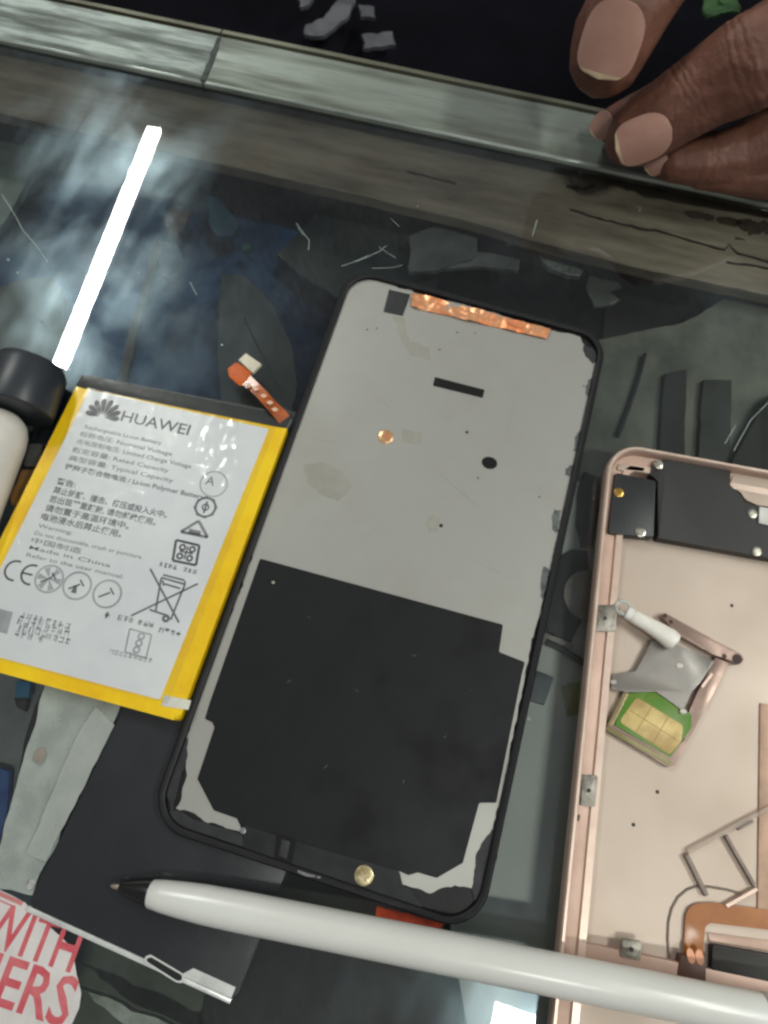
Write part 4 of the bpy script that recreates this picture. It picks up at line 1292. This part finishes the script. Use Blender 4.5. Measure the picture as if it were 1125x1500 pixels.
blot = mat('pale_grey_print', (92, 92, 96), 0.9, c2=(66, 66, 72), ns=0.1)
for q in ([(435, -4), (460, -4), (452, 8), (440, 10)], [(498, -6), (520, -4), (512, 22), (490, 40), (475, 52), (445, 50), (448, 36), (474, 26), (486, 10)], [(525, 6), (548, 10), (550, 26), (528, 24)], [(530, 50), (575, 46), (580, 66), (532, 70)]):
    prism('pale_blotch', ragged(ups(q, -84), 1.0, 2.5), 2.0, blot, cl)
tag(sheet('green_cloth', ups([(1030, -30), (1085, -30), (1078, 24), (1040, 30)], -20), 16, 14, 3.0, 0.12, 1.0, mat('leaf_green_cloth', (66, 104, 58), 0.8, c2=(44, 76, 40), ns=0.1), None, 2.0, 3.0), 'scrap of leaf green cloth between the two raised fingers', 'cloth')

# ------------------------------------------------------------------ hand
skin = mat('warm_brown_skin', (122, 80, 64), 0.6, c2=(94, 58, 44), ns=0.07, bump=0.5, bs=0.8, sss=0.3, rvar=0.06, detail=7)
nail_m = mat('pinkish_nail', (184, 142, 126), 0.34, c2=(170, 126, 110), ns=0.08, coat=0.4, coat_rough=0.2)
nail_tip = mat('pale_nail_edge', (222, 196, 160), 0.4)
hand = thing('person_hand', 'hand with bunched fingertips and short nails resting on the metal trim at the upper right', 'hand', tuple(un(1100, 150, 4)), 0)
chains = [
    # thumb-side finger with the big nail
    [((886, 92), 30, 9.0), ((889, 82), 32, 10.4), ((902, 48), 37, 11.4), ((925, 5), 42, 11.6), ((965, -60), 46, 12.2), ((1020, -150), 48, 13.5), ((1160, -240), 44, 18)],
    # finger coming from the right
    [((924, 204), 17, 7.4), ((934, 198), 18.5, 8.6), ((960, 180), 21, 9.6), ((1000, 152), 26, 10.2), ((1050, 120), 32, 11.0), ((1100, 92), 38, 12.5), ((1180, 50), 42, 12.5), ((1320, -20), 42, 16)],
    # fingertip tucked behind it
    [((898, 184), 9.5, 5.2), ((908, 183), 10.5, 6.4), ((950, 168), 14, 7.8), ((1020, 130), 18, 8.5), ((1110, 90), 24, 9.5), ((1280, 40), 30, 14)],
    # lowest finger in the shade
    [((968, 234), 7.2, 4.4), ((990, 238), 8.4, 6.0), ((1040, 236), 9.5, 7.6), ((1090, 226), 11, 9.0), ((1150, 205), 15, 11), ((1300, 110), 26, 16)],
    # little finger / edge of the palm
    [((1030, 256), 6.6, 4.6), ((1080, 256), 7.4, 6.0), ((1130, 256), 8.4, 7.4), ((1200, 240), 12, 10), ((1340, 160), 24, 16)],
    # side of the palm behind the lower fingers
    [((1060, 225), 7.5, 6.5), ((1120, 222), 9.5, 8.5), ((1200, 190), 14, 12), ((1340, 120), 26, 16)],
    [((1160, -240), 44, 18), ((1320, -20), 38, 20), ((1340, 160), 28, 17)],
    [((1320, -20), 38, 20), ((1480, -120), 40, 26), ((1700, -260), 44, 26)],
    [((1160, -240), 44, 18), ((1480, -120), 40, 26)],
]
bm = bmesh.new()
for ch in chains:
    P = [(un(c[0][0], c[0][1], c[1]), c[2]) for c in ch]
    for i in range(len(P) - 1):
        (p, r), (q, s) = P[i], P[i + 1]
        k = max(2, int((q - p).length / 1.6))
        for j in range(k + (1 if i == len(P) - 2 else 0)):
            f = j / k
            bmesh.ops.create_icosphere(bm, subdivisions=2, radius=(r + (s - r) * f), matrix=Matrix.Translation(p.lerp(q, f)))
me = bpy.data.meshes.new('hand_src')
bm.to_mesh(me)
bm.free()
ob = bpy.data.objects.new('hand_src', me)
COL.objects.link(ob)
md = ob.modifiers.new('r', 'REMESH')
md.mode = 'VOXEL'
md.voxel_size = 0.5
md.use_smooth_shade = True
sm = ob.modifiers.new('s', 'SMOOTH')
sm.iterations = 6
sm.factor = 0.5
dg = bpy.context.evaluated_depsgraph_get()
hm = bpy.data.meshes.new_from_object(ob.evaluated_get(dg))
COL.objects.unlink(ob)
bpy.data.objects.remove(ob)
hm.name = 'hand_skin'
folds = []
for a_, b_, r_, ts in ((((960, 180), 21), ((1000, 152), 26), 13, (9.0, 10.6, 12.1)), (((1050, 120), 32), ((1100, 92), 38), 15, (6.0, 8.0, 10.0, 12.0)), (((902, 48), 37), ((925, 5), 42), 14, (10.5, 12.2, 13.8)),
                       (((990, 238), 8.4), ((1040, 236), 9.5), 11, (8.0, 9.4))):
    p_, q_ = un(a_[0][0], a_[0][1], a_[1]), un(b_[0][0], b_[0][1], b_[1])
    folds.append((p_, (q_ - p_).normalized(), r_, ts))
moved = []
nrms = [v.normal.copy() for v in hm.vertices]
for v, nv_ in zip(hm.vertices, nrms):
    c = v.co.copy()
    d_ = 0.07 * noise.noise(c * 0.45) + 0.02 * noise.noise(c * 1.7)
    sh = V()
    for p_, ax_, r_, ts in folds:
        t_ = (c - p_).dot(ax_)
        if -2 < t_ < 18:
            rad = c - (p_ + ax_ * t_)
            if rad.length < r_:
                w_ = sum(math.exp(-((t_ - ti - 0.9 * noise.noise(c * 0.25 + V((ti, 0, 0)))) / 0.42) ** 2) for ti in ts)
                sh -= rad.normalized() * 0.16 * w_
    moved.extend(c + nv_ * d_ + sh)
hm.vertices.foreach_set('co', moved)
hm.update()
link('hand_skin', hm, skin, hand, 60)


def nail(c, T, nrm, ln, wd, curve):
    """curved plate: c centre, T towards the fingertip, nrm outward"""
    nrm = nrm.normalized()
    T = (T - nrm * T.dot(nrm)).normalized()
    S = nrm.cross(T)
    bm = bmesh.new()
    nu, nv = 22, 26
    grid = []
    for j in range(nv + 1):
        v = -1 + 2 * j / nv
        row = []
        half = (1 - abs(v) ** 2.4) ** (1 / 2.2) if v < 0 else (1 - abs(v) ** 4) ** (1 / 2.6)
        half = max(half, 0.05)
        for i in range(nu + 1):
            u = (-1 + 2 * i / nu) * half
            p = c + T * (v * ln / 2) + S * (u * wd / 2) - nrm * (curve * u * u + 0.35 * (v ** 2) * (1 if v > 0 else 1.0))
            row.append(bm.verts.new(p))
        grid.append(row)
    fs = []
    for j in range(nv):
        for i in range(nu):
            f = bm.faces.new((grid[j][i], grid[j][i + 1], grid[j + 1][i + 1], grid[j + 1][i]))
            f.material_index = 1 if j >= nv - 2 else 0
            fs.append(f)
    ex = bmesh.ops.extrude_face_region(bm, geom=fs)
    bmesh.ops.translate(bm, vec=-nrm * 0.8, verts=[g for g in ex['geom'] if isinstance(g, bmesh.types.BMVert)])
    bm_obj('fingernail', bm, [nail_m, nail_tip], hand, 50)


def nail_on(px, zc, r, tip_px, ztip, tilt, ln, wd, curve, lift=0.3):
    c = un(px[0], px[1], zc)
    T = un(tip_px[0], tip_px[1], ztip) - c
    n_ = (CAM - c).normalized() + tilt
    n_.normalize()
    nail(c + n_ * (r + lift), T, n_, ln, wd, curve)


nail_on((906, 52), 36, 11.3, (880, 118), 30, V((-0.22, -0.15, 0)), 18.0, 15.5, 2.0, 1.3)
nail_on((945, 196), 19.5, 8.9, (905, 212), 16, V((-0.1, -0.3, 0.0)), 15.0, 12.0, 1.7, 0.7)
nail_on((893, 182), 10.0, 5.3, (884, 192), 8, V((-0.9, -0.2, 0.1)), 7.5, 7.0, 1.3)
nail_on((967, 233), 7.6, 4.9, (955, 242), 6, V((-0.5, -0.5, 0.0)), 7.0, 6.6, 1.3)

# ================================================================== camera, world, render
cd = bpy.data.cameras.new('camera')
co = bpy.data.objects.new('camera', cd)
COL.objects.link(co)
co.matrix_world = Matrix.Translation(CAM * MM) @ ROT.to_4x4()
cd.sensor_fit = 'VERTICAL'
cd.sensor_height = 36.0
cd.sensor_width = 27.0
cd.lens = 36.0 * F_ / H_
cd.clip_start = 0.01
cd.clip_end = 30
cd.dof.use_dof = True
cd.dof.focus_distance = 0.155
cd.dof.aperture_fstop = 30.0
sc.camera = co

w = bpy.data.worlds.new('World')
sc.world = w
w.use_nodes = True
bg = w.node_tree.nodes['Background']
bg.inputs['Color'].default_value = (0.96, 0.97, 1.0, 1)
bg.inputs['Strength'].default_value = WORLD
sc.view_settings.view_transform = 'Standard'
sc.view_settings.look = 'None'
sc.view_settings.exposure = 0.42
sc.view_settings.gamma = 1.0
sc.view_settings.use_curve_mapping = False
sc.render.engine = 'CYCLES'
sc.cycles.use_denoising = True
sc.cycles.pixel_filter_type = 'BLACKMAN_HARRIS'
sc.cycles.filter_width = 2.5
sc.cycles.max_bounces = 10
sc.cycles.transparent_max_bounces = 16
sc.cycles.sample_clamp_indirect = 4
